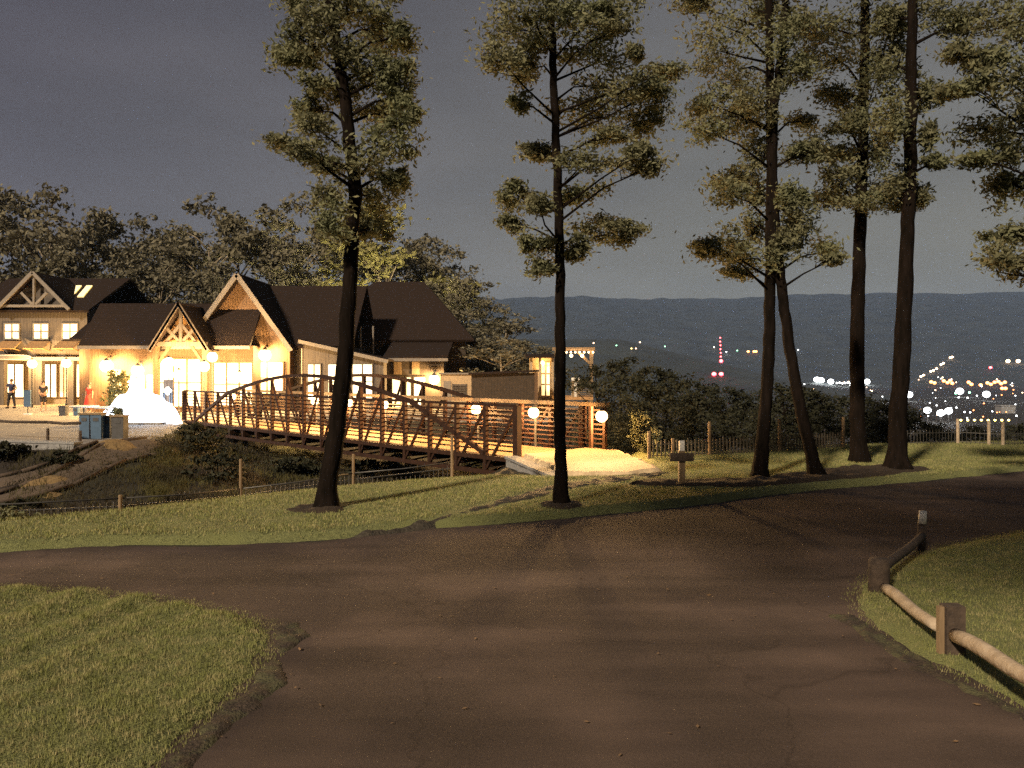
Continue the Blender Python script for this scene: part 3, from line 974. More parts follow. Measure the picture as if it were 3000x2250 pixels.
def truss(off, cap, inner):
    o0 = nr * off
    tr = MB()
    for za, zb in ((-.5, -.5), (-.09, -.09)):
        tr.beam(A + o0 + Vector((0, 0, za)), B + o0 + Vector((0, 0, zb)), .1, .12)
    t = tr.build('truss', 'rust', bridge)
    ch = MB()
    ts = [.055, .21] + list(np.linspace(.21, .79, 15)[1:-1]) + [.79, .945]
    for a_, b_ in zip(ts[:-1], ts[1:]):
        ch.beam(A + ax * L * a_ + o0 + Vector((0, 0, chord_z(a_))), A + ax * L * b_ + o0 + Vector((0, 0, chord_z(b_))), .11, .12)
    ch.build('top_chord', 'rust', t)
    for i in range(NP + 1):
        q = i / NP
        h = max(1.36, chord_z(q) - .02)
        p = A + ax * L * q + o0
        w_ = .17 if i in (0, NP) else .11
        MB().beam(p + Vector((0, 0, -.55)), p + Vector((0, 0, h)), w_, w_, up=ax).build('post', 'rust', t)
    for i in range(NP):
        q0, q1 = i / NP, (i + 1) / NP
        if i < NP // 2:
            q0, q1 = q1, q0
        # top end towards the abutment side, foot towards the middle
        top = min(1.33, 9) if min(q0, q1, 1 - q0, 1 - q1) < .2 else chord_z(q1 if i >= NP // 2 else q1) - .05
        a_ = A + ax * L * q1 + o0 + Vector((0, 0, top))
        b_ = A + ax * L * q0 + o0 + Vector((0, 0, -.45))
        MB().beam(a_, b_, .06, .07).build('diagonal', 'rust', t)
    rl = MB()
    io = nr * inner
    for j in range(9):
        z = .12 + j * .135
        rl.beam(A + o0 + io + Vector((0, 0, z)), B + o0 + io + Vector((0, 0, z)), .03, .04)
    rl.build('railing', 'rust', bridge)
    hr = MB()
    if cap:
        e = A - ax * 1.0
        hr.beam(e + o0 + io + Vector((0, 0, 1.36)), B + o0 + io + Vector((0, 0, 1.36)), .22, .11)
        hr.build('handrail', 'timber', bridge)
        ex = MB()
        for j in range(9):
            z = .12 + j * .135
            ex.beam(e + o0 + io + Vector((0, 0, z)), A - ax * .02 + o0 + io + Vector((0, 0, z)), .03, .04)
        for d_ in (0, .5):
            p = e + ax * (.05 + d_) + o0 + io * 1.6
            ex.beam(p + Vector((0, 0, -.3)), p + Vector((0, 0, 1.3)), .09, .09, up=ax)
        ex.build('end_railing', 'rust', bridge)
    else:
        hr.beam(A + o0 + Vector((0, 0, 1.37)), B + o0 + Vector((0, 0, 1.37)), .09, .07)
        hr.build('handrail', 'rust', bridge)


truss(0, False, .09)
truss(W, True, -.09)
cb = MB()
for i in range(0, NP + 1):
    p = A + ax * L * i / NP
    cb.beam(p + Vector((0, 0, -.3)), p + nr * W + Vector((0, 0, -.3)), .1, .14)
    if i < NP:
        q = A + ax * L * (i + 1) / NP
        cb.beam(p + Vector((0, 0, -.52)), q + nr * W + Vector((0, 0, -.52)), .05, .05)
cb.build('cross_beams', 'rust', bridge)

# stone abutments
def stone_wall(label, a, b, z0, z1, th, cat='wall'):
    a, b = Vector((*a, 0)), Vector((*b, 0))
    root = thing('retaining_wall', (a.x, a.y, z0), label, cat)
    d = (b - a)
    ln = d.length
    d.normalize()
    n = Vector((-d.y, d.x, 0)) * th / 2
    mb = MB()
    z, row = z0, 0
    while z < z1 - .01:
        h = min(.26, z1 - z)
        s = -.2 * (row % 2)
        while s < ln:
            e = min(s + random.uniform(.4, .6), ln)
            s0 = max(s, 0)
            if e - s0 > .05:
                j = random.uniform(-.015, .015)
                c0, c1 = a + d * (s0 + .008), a + d * (e - .008)
                vs = [c0 - n * (1 + j * 4), c1 - n * (1 + j * 4), c1 + n, c0 + n]
                mb.add([v + Vector((0, 0, z + .006)) for v in vs] + [v + Vector((0, 0, z + h - .006)) for v in vs],
                       [(0, 3, 2, 1), (4, 5, 6, 7), (0, 1, 5, 4), (1, 2, 6, 5), (2, 3, 7, 6), (3, 0, 4, 7)])
            s = e
        z += h
        row += 1
    mb.build('stones', 'stone', root)
    MB().beam(a - d * .03 + Vector((0, 0, z1 + .035)), b + d * .03 + Vector((0, 0, z1 + .035)), th + .06, .06).build('coping', 'stone', root)


stone_wall('pale stone retaining wall along the footpath beside the slender tree', (-.02, 21.15), (1.0, 17.2), -1.6, .0, .3)
stone_wall('pale stone abutment wall under the far end of the bridge', (-16.1, 37.2), (-13.0, 40.1), -1.6, -.62, .3)
stone_wall('low kerb wall along the front of the plaza', (-24, 28.3), (-13.7, 25.35), -.7, -.0, .3)

# ------------------------------------------------------------------ lamps
def rail_lamp(t, label):
    p = A + ax * L * t + nr * (W - .09)
    root = thing('bridge_lamp', (p.x, p.y, 0), label, 'lamp', 'globe lamps on the far bridge railing')
    q = p - nr * .13
    MB().beam(p - nr * .04 + Vector((0, 0, .0)), p - nr * .04 + Vector((0, 0, 1.27)), .05, .05, up=ax).beam(p - nr * .04 + Vector((0, 0, 1.25)), q + Vector((0, 0, 1.25)), .03, .03).build('bracket', 'steel', root)
    MB().tube([q + Vector((0, 0, 1.27)), q + Vector((0, 0, 1.19)), q + Vector((0, 0, 1.15))], [.03, .07, .09], 12).build('cap', 'steel', root, True)
    MB().ball((q.x, q.y, 1.04), .165, 14, 9).build('globe', 'lamp', root, True)
    bulb_light((q.x, q.y, 1.04), 2300, .09, root, (1.0, .56, .20))


for t, n in ((-.04, 'globe lamp at the near end of the railing, above the footpath'), (.078, 'globe lamp on the far bridge railing, second from the footpath'),
             (.195, 'globe lamp on the far bridge railing, third from the footpath'), (.426, 'globe lamp on the far bridge railing just right of the bent tree trunk'),
             (.535, 'globe lamp on the far bridge railing at the edge of the bent tree trunk'), (.651, 'globe lamp on the far bridge railing left of the bent tree trunk'),
             (1.0, 'globe lamp at the far end of the bridge railing by the lodge')):
    rail_lamp(t, n)


def post_lamp(px, py, Y, label):
    x, z = UX(px, Y), UZ(py, Y)
    root = thing('post_lamp', (x, Y, 0), label, 'lamp', 'globe lamps on posts in front of the buildings')
    MB().tube([(x, Y, -.1), (x, Y, .25), (x, Y, .3), (x, Y, z - .2)], [.07, .07, .04, .035], 10).build('post', 'steel', root)
    MB().tube([(x, Y, z - .22), (x, Y, z - .14)], [.05, .1], 12).build('collar', 'steel', root)
    MB().ball((x, Y, z), .27, 14, 9).build('globe', 'walllamp', root, True)
    bulb_light((x, Y, z), 2100, .14, root)
    MB().tube([(x, Y, z + .24), (x, Y, z + .29), (x, Y, z + .37)], [.12, .1, .02], 12).build('cap', 'steel', root)


def wall_lamp(px, py, Y, label, r=.2):
    """a globe under a bent arm; Y is the wall it hangs on"""
    yy = Y - .45
    x, z = UX(px, yy), UZ(py, yy)
    root = thing('wall_lamp', (x, Y, z), label, 'lamp', 'globe lamps on the building fronts')
    MB().box(x - .08, x + .08, Y - .04, Y - .004, z + .25, z + .5).build('wall_plate', 'steel', root)
    MB().tube([(x, Y - .03, z + .4), (x, Y - .2, z + .52), (x, Y - .4, z + .45), (x, yy, z + .22)], [.02] * 4, 8).build('arm', 'steel', root)
    MB().tube([(x, yy, z + r + .1), (x, yy, z + r * .6)], [.04, r * .75], 12).build('shade', 'steel', root)
    MB().ball((x, yy, z), r, 14, 9).build('globe', 'walllamp', root, True)
    bulb_light((x, yy, z), 3100 * (r / .34) ** 2, r * .5, root)


# ------------------------------------------------------------------ buildings
def window(parent, x0, x1, z0, z1, y, pane='winwarm', cols=2, rows=1, frame='board', fw=.07, part='window'):
    fr = MB()
    fr.box(x0 - fw, x1 + fw, y - .07, y - .003, z1, z1 + fw).box(x0 - fw, x1 + fw, y - .09, y - .003, z0 - fw, z0)
    fr.box(x0 - fw, x0, y - .07, y - .003, z0, z1).box(x1, x1 + fw, y - .07, y - .003, z0, z1)
    for i in range(1, cols):
        x = x0 + (x1 - x0) * i / cols
        fr.box(x - .045, x + .045, y - .06, y - .003, z0, z1)
    for i in range(1, rows):
        z = z0 + (z1 - z0) * i / rows
        fr.box(x0, x1, y - .055, y - .003, z - .035, z + .035)
    w = fr.build(part, frame, parent)
    MB().box(x0 + .002, x1 - .002, y - .03, y - .006, z0 + .002, z1 - .002).build('pane', pane, w)
    return w


# two storey shop with a timber gable, at the left edge
YA = 52.0
shop = thing('gabled_shop', (UX(110, YA), YA, 0), 'two storey shop with a truss gable and three lit upper windows at the left edge', 'shop')
xa0, xa1 = -35.5, -27.5
pts = [(xa0, 0), (xa1, 0), (xa1, 6.4), (xa0, 6.4)]
MB().box(xa0, xa1, YA, YA + .3, 2.95, 6.4).build('front_wall', 'boardgrey', shop)
MB().box(xa0, xa1, YA + 2.2, YA + 10, 0, 6.35).build('rear_wall', 'cream', shop)
MB().box(xa1 - .25, xa1 - .003, YA + .303, YA + 2.19, 0, 6.38).build('side_wall', 'boardgrey', shop)
rf = MB()
rf.slab([(xa0 - .3, YA - .5, 6.2), (xa1 + .35, YA - .5, 6.2), (xa1 + .35, YA + 5.2, 8.9), (xa0 - .3, YA + 5.2, 8.9)], .16)
rf.slab([(xa0 - .3, YA + 10.6, 6.2), (xa1 + .35, YA + 10.6, 6.2), (xa1 + .35, YA + 5.2, 8.9), (xa0 - .3, YA + 5.2, 8.9)], .16)
rf = rf.build('roof', 'roof', shop)
for px in (226, 258):
    sl = MB()
    yy = 54.6
    zz = 6.2 + (yy - YA + .5) * 2.7 / 5.7
    x = UX(px, yy)
    sl.slab([(x - .2, yy - 1.0, zz - .47 + .09), (x + .22, yy - 1.0, zz - .47 + .09), (x - .22, yy + 1.0, zz + .47 + .09), (x - .64, yy + 1.0, zz + .47 + .09)], .1)
    sl.build('skylight', 'winyellow', rf)
gx = UX(115, YA)
gz0, gz1, gw = 6.45, 8.5, 2.05
gb = MB().prism([(gx - gw, gz0), (gx + gw, gz0), (gx, gz1)], YA - .12, YA + 3.5)
gb.build('gable_wall', 'boardgrey', shop)
gr_ = MB()
for sgn in (-1, 1):
    gr_.slab([(gx, YA - .75, gz1 + .16), (gx, YA + 3.5, gz1 + .16), (gx + sgn * (gw + .3), YA + 3.5, gz0 - .16), (gx + sgn * (gw + .3), YA - .75, gz0 - .16)], .12)
gr_.build('gable_roof', 'roof', shop)
tm = MB()
yy = YA - .55
tm.beam((gx - gw - .1, yy, gz0 + .02), (gx + gw + .1, yy, gz0 + .02), .12, .16)
tm.beam((gx, yy, gz0 + .1), (gx, yy, gz1 - .05), .12, .18, up=(0, 1, 0))
for sgn in (-1, 1):
    tm.beam((gx + sgn * .1, yy - .01, gz0 + .12), (gx + sgn * .82, yy - .01, gz0 + .88), .1, .16)
    tm.beam((gx + sgn * (gw + .28), yy - .2, gz0 - .22), (gx, yy - .2, gz1 + .1), .09, .22)
tm.build('gable_truss', 'trim', shop)
for px, pn in ((36, 'winwarm'), (121, 'winwarm'), (206, 'winhot')):
    x = UX(px, YA)
    window(shop, x - .45, x + .45, UZ(992, YA), UZ(950, YA), YA, pn, 2, 2, 'trim', .08)
    aw = MB().slab([(x - .62, YA - .04, 4.25), (x + .62, YA - .04, 4.25), (x + .66, YA - .9, 3.75), (x - .66, YA - .9, 3.75)], .06)
    for sgn in (-.55, .55):
        aw.beam((x + sgn, YA - .03, 3.6), (x + sgn, YA - .75, 3.72), .06, .06)
    aw.build('awning', 'awning', shop)
for px in (8, 98, 118, 211):
    x = UX(px, YA - .3)
    MB().box(x - .2, x + .2, YA - .5, YA - .1, 0, 2.94).build('porch_post', 'boardgrey', shop)
MB().box(xa0, xa1, YA - .55, YA - .002, 2.96, 3.2).build('porch_beam', 'trim', shop)
for px0, px1, pn in ((18, 70, 'winhot'), (132, 166, 'winhot'), (176, 200, 'winwarm'), (216, 254, 'winhot')):
    window(shop, UX(px0, YA + 2.2), UX(px1, YA + 2.2), .55, 2.75, YA + 2.2, pn, 2, 1, 'timber', .08, 'shop_window')
MB().box(-36, xa1, YA - .6, YA + 2.19, .02, .1).build('porch_floor', 'pad', shop)
# oval sign board over the porch
s_ = thing('sign_board', (UX(55, YA - .7), YA - .7, 3.3), 'long white rounded sign board above the shop porch', 'sign')
ov = [(UX(55, YA) + 1.2 * math.copysign(abs(math.cos(a)) ** .5, math.cos(a)), UZ(1047, YA) + .16 * math.sin(a)) for a in np.linspace(0, 2 * math.pi, 28, endpoint=False)]
MB().prism(ov, YA - .68, YA - .6).build('board', 'white', s_)
MB().prism([(UX(55, YA) + (x - UX(55, YA)) * .94, UZ(1047, YA) + (z - UZ(1047, YA)) * .7) for x, z in ov], YA - .7, YA - .681).build('face', 'trim', s_)

# lodge: long wing with a timber portico, a steep board gable and a lean-to
YW = 44.6
lodge = thing('lodge', (-17, YW, 0), 'long board clad lodge with a steep gable, timber portico and lit windows beyond the bridge', 'lodge')
wx0, wx1 = UX(262, YW), UX(742, YW)
MB().box(wx0, wx1, YW, YW + 5.0, 0, 3.7).build('wing_wall', 'board', lodge)
wr = MB()
wr.slab([(wx0 - .3, YW - .6, 3.72), (wx1, YW - .6, 3.72), (wx1, YW + 1.75, 6.2), (wx0 - .3, YW + 1.75, 6.2)], .15)
wr.slab([(wx0 - .3, YW + 5.4, 3.0), (wx1, YW + 5.4, 3.0), (wx1, YW + 1.75, 6.2), (wx0 - .3, YW + 1.75, 6.2)], .15)
wr.build('wing_roof', 'roof', lodge)
MB().box(wx0 - .3, wx1, YW - .68, YW - .6, 3.5, 3.68).build('gutter', 'trim', lodge)
# link roof towards the shop
MB().box(-27.2, -21, 50.5, 60, 0, 4.4).build('link_wall', 'board', lodge)
lr = MB()
lr.slab([(-27.5, 49.9, 4.3), (-20, 49.9, 4.3), (-20, 55, 6.9), (-27.5, 55, 6.9)], .15)
lr.slab([(-27.5, 60.2, 4.3), (-20, 60.2, 4.3), (-20, 55, 6.9), (-27.5, 55, 6.9)], .15)
lr.build('link_roof', 'roof', lodge)
# portico
YP = 43.2
px_c = UX(530, YP)
pw, pz0, pz1 = 1.32, 3.75, 5.85
pr_ = MB()
for sgn in (-1, 1):
    pr_.slab([(px_c, YP - .4, pz1 + .12), (px_c, YW + 1.7, pz1 + .12), (px_c + sgn * (pw + .25), YW + 1.7, pz0 - .3), (px_c + sgn * (pw + .25), YP - .4, pz0 - .3)], .12)
pr_.build('portico_roof', 'roof', lodge)
MB().prism([(px_c - pw, pz0), (px_c + pw, pz0), (px_c, pz1)], YP + .5, YP + .6).build('portico_gable', 'awning', lodge)
pt = MB()
for sgn in (-1, 1):
    pt.beam((px_c + sgn * (pw + .25), YP - .35, pz0 - .36), (px_c, YP - .35, pz1 + .04), .1, .2)
    pt.beam((px_c + sgn * .1, YP, pz0 + .15), (px_c + sgn * .75, YP, pz0 + .85), .12, .16)
    pt.beam((px_c, YP + .01, pz0 + 1.1), (px_c + sgn * .8, YP + .01, pz0 + .1), .11, .15)
pt.beam((px_c - pw - .1, YP, pz0), (px_c + pw + .1, YP, pz0), .18, .24)
pt.beam((px_c, YP, pz0 + .1), (px_c, YP, pz1 - .1), .16, .16, up=(0, 1, 0))
pt.build('portico_truss', 'boardgrey', lodge)
for sgn in (-1, 1):
    x = px_c + sgn * pw
    p = MB().box(x - .13, x + .13, YP - .13, YP + .13, 0, pz0 - .12)
    p.beam((x - sgn * .1, YP, 2.7), (x - sgn * .75, YP, pz0 - .1), .12, .14)
    p.build('portico_post', 'board', lodge)
window(lodge, UX(470, YW), UX(588, YW), .35, 2.95, YW, 'winhot', 3, 2, 'board', .09)
window(lodge, UX(628, YW), UX(738, YW), .4, 2.75, YW, 'winhot', 3, 2, 'board', .09)
window(lodge, UX(330, YW), UX(352, YW), .4, 2.3, YW, 'winwarm', 1, 2, 'trim', .08)
window(lodge, UX(372, YW), UX(455, YW), .5, 2.1, YW, 'winwarm', 3, 1, 'board', .08)
# steep gable
YC = 46.0
cx, chw = UX(706, YC), 2.8
cz0, cz1 = 3.75, 7.65
MB().prism([(cx - chw, 0), (cx + chw, 0), (cx + chw, cz0), (cx, cz1), (cx - chw, cz0)], YC, YC + 9).build('gable_wall', 'board', lodge)
cr = MB()
for sgn in (-1, 1):
    cr.slab([(cx, YC - .7, cz1 + .2), (cx, YC + 12, cz1 + .2), (cx + sgn * (chw + .25), YC + 12, cz0 - .15), (cx + sgn * (chw + .25), YC - .7, cz0 - .15)], .15)
cr.build('gable_roof', 'roof', lodge)
bg = MB()
for sgn in (-1, 1):
    bg.beam((cx + sgn * (chw + .27), YC - .75, cz0 - .32), (cx, YC - .75, cz1 + .08), .07, .26)
bg.build('bargeboard', 'trim', lodge)
window(lodge, UX(738, YC), UX(828, YC), UZ(1152, YC), UZ(1062, YC), YC, 'winhot', 2, 2, 'board', .08)
# main roof running right behind the gable
MB().box(cx + chw + .01, -9.5, YC + .9, YC + 9, 0, 3.7).build('main_wall', 'boardgrey', lodge)
mr_ = MB()
mr_.slab([(cx, YC + .3, 3.75), (-9.2, YC + .3, 3.75), (-9.2, YC + 5, 7.7), (cx, YC + 5, 7.7)], .15)
mr_.slab([(cx, YC + 9.7, 3.75), (-9.2, YC + 9.7, 3.75), (-9.2, YC + 5, 7.7), (cx, YC + 5, 7.7)], .15)
mr_.build('main_roof', 'roof', lodge)
# lean-to with a falling rake
lx0, lx1 = UX(893, YC), UX(1126, YC)
MB().prism([(lx0, 0), (lx1, 0), (lx1, 2.95), (lx0, 3.95)], YC - .3, YC + .88).build('lean_to_wall', 'boardgrey', lodge)
MB().slab([(lx0 - .2, YC - .6, 4.12), (lx1 + .3, YC - .6, 2.98), (lx1 + .3, YC + 4, 2.98), (lx0 - .2, YC + 4, 4.12)], .14).build('lean_to_roof', 'roof', lodge)
MB().beam((lx0 - .2, YC - .63, 3.98), (lx1 + .3, YC - .63, 2.84), .06, .2).build('rake_board', 'trim', lodge)
for p0, p1 in ((903, 938), (962, 1012), (1034, 1090)):
    window(lodge, UX(p0, YC - .3), UX(p1, YC - .3), .7, UZ(1068, YC - .3), YC - .3, 'winhot', 2, 2, 'boardgrey', .07)
MB().tube([(UX(892, YC) - .08, YC - .2, 0), (UX(892, YC) - .08, YC - .2, 3.6)], [.05, .05], 8).build('downpipe', 'trim', lodge)

# hall with a hipped roof behind
YE = 48.0
hall = thing('hall', (-6, 56, 0), 'dark hall with a big hipped roof and lit doorways right of the lodge', 'hall')
hx0, hx1 = UX(1128, YE), UX(1300, YE)
MB().box(hx0 + .02, hx1, YE, YE + 2, 0, 3.0).build('porch_wall', 'darkwall', hall)
MB().slab([(hx0 - .1, YE - .5, 3.05), (hx1 + .3, YE - .5, 3.25), (hx1 + .3, YE + 4, 4.3), (hx0 - .1, YE + 4, 4.3)], .14).build('porch_roof', 'roof', hall)
MB().box(hx0 - .05, hx1 + .3, YE - .62, YE - .56, 2.88, 3.06).build('gutter', 'trim', hall)
for p0, p1 in ((1150, 1180), (1192, 1203), (1214, 1246)):
    window(hall, UX(p0, YE), UX(p1, YE), .15, UZ(1106, YE), YE, 'winhot', 1, 1, 'darkwall', .09, 'doorway')
for p0 in (1165, 1218):
    MB().box(UX(p0, YE) - .22, UX(p0, YE) + .22, YE - .05, YE - .003, 2.1, 2.85).build('wall_panel', 'timber', hall)
MB().box(-13.5, -3.0, 52, 64, 0, 4.4).build('hall_wall', 'darkwall', hall)
hp_ = [(-14.2, 51.3, 4.3), (-2.4, 51.3, 4.3), (-2.4, 64.7, 4.3), (-14.2, 64.7, 4.3)]
r0_, r1_ = (-9.9, 58, 8.75), (-6.35, 58, 8.75)
h_ = MB()
h_.slab([hp_[0], hp_[1], r1_, r0_], .15).slab([hp_[2], hp_[3], r0_, r1_], .15).slab([hp_[1], hp_[2], r1_], .15).slab([hp_[3], hp_[0], r0_], .15)
h_.build('hip_roof', 'roof', hall)
for px in (1040, 1078):
    x = UX(px, 47.4)
    MB().tube([(x, 49.2, 2.9), (x, 49.2, UZ(955, 49.2))], [.06, .06], 8).build('flue', 'trim', hall)

# small utility hut in front of the hall
YK = 44.0
hut = thing('utility_hut', (UX(1335, YK), YK, 0), 'small pale utility hut with a louvred vent behind the bridge railing', 'hut')
kx0, kx1 = UX(1290, YK), UX(1381, YK)
MB().box(kx0, kx1, YK, YK + 1.3, 0, UZ(1097, YK)).build('wall', 'cream', hut)
MB().box(kx0 - .08, kx1 + .08, YK - .1, YK + 1.4, UZ(1097, YK) + .002, UZ(1097, YK) + .09).build('roof', 'trim', hut)
ve = MB()
vx0, vx1 = UX(1327, YK), UX(1365, YK)
for j in range(7):
    z = .95 + j * .09
    ve.beam((vx0, YK - .04, z), (vx1, YK - .04, z), .05, .03)
ve.box(vx0 - .05, vx0, YK - .05, YK - .002, .88, 1.6).box(vx1, vx1 + .05, YK - .05, YK - .002, .88, 1.6).box(vx0, vx1, YK - .012, YK - .003, .9, 1.58)
ve.build('vent', 'boardgrey', hut)
MB().box(UX(1300, YK), UX(1321, YK), YK - .03, YK - .003, .05, 1.75).build('door', 'trim', hut)

# dark boarded shed, booth and raised deck right of it
YS = 39.0
shed = thing('boarded_shed', (UX(1490, YS), YS, 0), 'dark boarded shed with a flat roof left of the lit booth', 'shed')
sx0, sx1 = UX(1382, YS), UX(1566, YS)
MB().box(sx0, sx1, YS, YS + 2.2, 0, 2.2).build('wall', 'darkwall', shed)
MB().slab([(sx0 - .15, YS - .2, 2.22), (sx1 + .2, YS - .2, 2.36), (sx1 + .2, YS + 2.4, 2.36), (sx0 - .15, YS + 2.4, 2.22)], .1).build('roof', 'roof', shed)
MB().box(sx1 + .003, sx1 + .16, YS - .16, YS + .02, 0, 2.24).build('corner_post', 'board', shed)
YG = 42.5
booth = thing('ticket_booth', (UX(1590, YG), YG, 0), 'small lit cream booth with corner posts between the shed and the slender tree', 'booth')
bx0, bx1 = UX(1553, YG), UX(1622, YG)
MB().box(bx0, bx1, YG + .35, YG + 1.4, 0, 3.0).build('back_wall', 'cream', booth)
for x in (bx0 + .06, bx1 - .06, bx0 + (bx1 - bx0) * .42):
    MB().box(x - .06, x + .06, YG, YG + .12, 0, 3.0).build('corner_post', 'cream', booth)
MB().slab([(bx0 - .25, YG - .3, 3.1), (bx1 + .25, YG - .3, 3.1), (bx1 + .25, YG + 1.6, 3.25), (bx0 - .25, YG + 1.6, 3.25)], .1).build('roof', 'roof', booth)
MB().box(bx0 + .1, bx1 - .1, YG + .02, YG + .34, .85, .93).build('counter', 'timber', booth)
window(booth, bx0 + .62, bx1 - .2, 1.0, 2.75, YG + .35, 'winwarm', 2, 3, 'cream', .05)
bl = MB().ball((UX(1590, YG), YG + .15, 2.75), .09, 10, 6)
bl.build('ceiling_lamp', 'walllamp', booth, True)
bulb_light((UX(1590, YG), YG + .15, 2.75), 90, .05, booth)
YD = 40.0
dk = thing('raised_deck', (UX(1700, YD), YD, 0), 'raised timber deck with a railing and one tall braced post right of the slender tree', 'deck')
dx0, dx1 = UX(1625, YD), UX(1738, YD)
zf = UZ(1163, YD)
MB().box(dx0, dx1, YD, YD + 2.6, zf - .15, zf).build('platform', 'deck', dk)
for x in (dx0 + .1, dx1 - .1):
    for yy in (YD + .1, YD + 2.5):
        MB().box(x - .08, x + .08, yy - .08, yy + .08, tz(x, yy) - .2, zf - .152).build('leg', 'timber', dk)
rl = MB()
for j in range(8):
    z = zf + .1 + j * .085
    rl.beam((dx0 + .9, YD + .05, z), (dx1 - .05, YD + .05, z), .025, .025)
rl.beam((dx0 + .85, YD + .05, UZ(1117, YD)), (dx1, YD + .05, UZ(1117, YD)), .12, .07)
rl.box(dx0 + .85, dx0 + .97, YD, YD + .12, zf, UZ(1118, YD))
rl.build('railing', 'timber', dk)
for x in (dx0 + .1, dx1 - .07):
    MB().box(x - .08, x + .08, YD + .13, YD + .29, zf + .002, UZ(1025, YD)).build('post', 'timber', dk)
MB().beam((dx1 - .1, YD + .21, UZ(1068, YD)), (dx1 - .75, YD + .21, UZ(1030, YD)), .1, .12).build('brace', 'timber', dk)
MB().beam((dx0 - .1, YD + .21, UZ(1022, YD)), (dx1 + .1, YD + .21, UZ(1022, YD)), .14, .16).build('beam', 'timber', dk)
st = MB().box(UX(1690, YD) - .2, UX(1690, YD) + .2, YD + .6, YD + 1.0, zf + .003, zf + .5).box(UX(1690, YD) - .2, UX(1690, YD) + .2, YD + .92, YD + 1.0, zf + .5, zf + .95)
tag(st.build('deck_chair', 'white'), 'white chair standing on the raised timber deck', 'chair')
sl_ = thing('string_light', (UX(1700, YD), YD + .1, UZ(1027, YD)), 'string of small warm bulbs along the raised deck beam', 'string light')
wire = [(UX(px, YD), YD + .08, UZ(1029 + (4 if px % 40 else 0), YD)) for px in range(1655, 1745, 10)]
MB().tube(wire, [.012] * len(wire), 5).build('wire', 'greyplastic', sl_)
for px in range(1660, 1740, 13):
    MB().ball((UX(px, YD), YD + .08, UZ(1032, YD)), .045, 8, 6).build('bulb', 'bulb', sl_)
for px in (1674, 1706):
    t_ = thing('deck_lamp', (UX(px, YD), YD + .1, UZ(1042, YD)), 'small hanging lamp on the deck beam, ' + ('nearer the slender tree' if px < 1690 else 'nearer the braced post'), 'lamp')
    MB().tube([(UX(px, YD), YD + .08, UZ(1029, YD)), (UX(px, YD), YD + .08, UZ(1038, YD))], [.01, .01], 5).build('cord', 'greyplastic', t_)
    MB().ball((UX(px, YD), YD + .08, UZ(1042, YD)), .08, 10, 7).build('globe', 'bulb', t_, True)

# lamps of the plaza and the fronts
wall_lamp(776, 1040, YC, 'large globe lamp on the steep board gable above its window', .34)
wall_lamp(312, 1072, YW, 'globe lamp at the left end of the lodge wing beside the person in red', .34)
wall_lamp(403, 1086, YW, 'globe lamp on the lodge wing above the glowing mound', .32)
wall_lamp(1272, 1112, YE, 'globe lamp on the dark hall front next to the utility hut', .30)
post_lamp(495, 1062, 42.2, 'globe lamp on a post in front of the left portico post')
post_lamp(598, 1074, 42.0, 'globe lamp on a post right of the portico, the lower of two close together')
post_lamp(622, 1046, 43.2, 'globe lamp on a post right of the portico, the higher of two close together')
post_lamp(702, 1104, 41.8, 'globe lamp on a post between the steep gable and the bridge')
post_lamp(524, 1098, 41.5, 'smaller low globe lamp on a post under the portico')
post_lamp(94, 1066, 50.4, 'globe lamp on a post in front of the shop, behind the blue panel')
post_lamp(194, 1064, 50.0, 'globe lamp on a post in front of the right end of the shop')
fl = thing('flood_lamp', (-11.5, 65.3, 4.4), 'flood lamp aimed up at the yellow green tree behind the hall', 'lamp')
MB().box(-11.8, -11.2, 65.2, 65.3, .0, 4.4).build('stand', 'steel', fl)
MB().box(-11.9, -11.1, 65.0, 65.4, 4.41, 4.6).build('housing', 'steel', fl)
MB().box(-11.85, -11.15, 65.05, 65.35, 4.603, 4.62).build('lens', 'floodlens', fl)

# ------------------------------------------------------------------ glowing mound and the plaza's furniture
def blob(name, pts, m, parent=None, res=.09):
    """a smooth mound: union of soft bumps as a height field"""
    xs = np.arange(min(p[0] - p[3] for p in pts), max(p[0] + p[3] for p in pts), res)
    ys = np.arange(min(p[1] - p[4] for p in pts), max(p[1] + p[4] for p in pts), res)
    X, Y = np.meshgrid(xs, ys)
    Z = np.zeros_like(X)
    for x, y, h, rx, ry in pts:
        d = np.clip(1 - ((X - x) / rx) ** 2 - ((Y - y) / ry) ** 2, 0, 1)
        Z = np.maximum(Z, h * d ** .62)
    Z += .05 * vnoise(X, Y, .25, 40) * (Z > .05)
    n = len(xs)
    vv = np.stack([X, Y, Z - .02], -1).reshape(-1, 3)
    i = (np.arange(len(ys) - 1)[:, None] * n + np.arange(n - 1)[None])
    k = np.maximum(np.maximum(Z[:-1, :-1], Z[1:, :-1]), np.maximum(Z[:-1, 1:], Z[1:, 1:])) > .0
    i = i[k].reshape(-1)
    return link_mesh(name, np_mesh(name, vv, np.stack([i, i + 1, i + n + 1, i + n], -1)), m, parent, True)


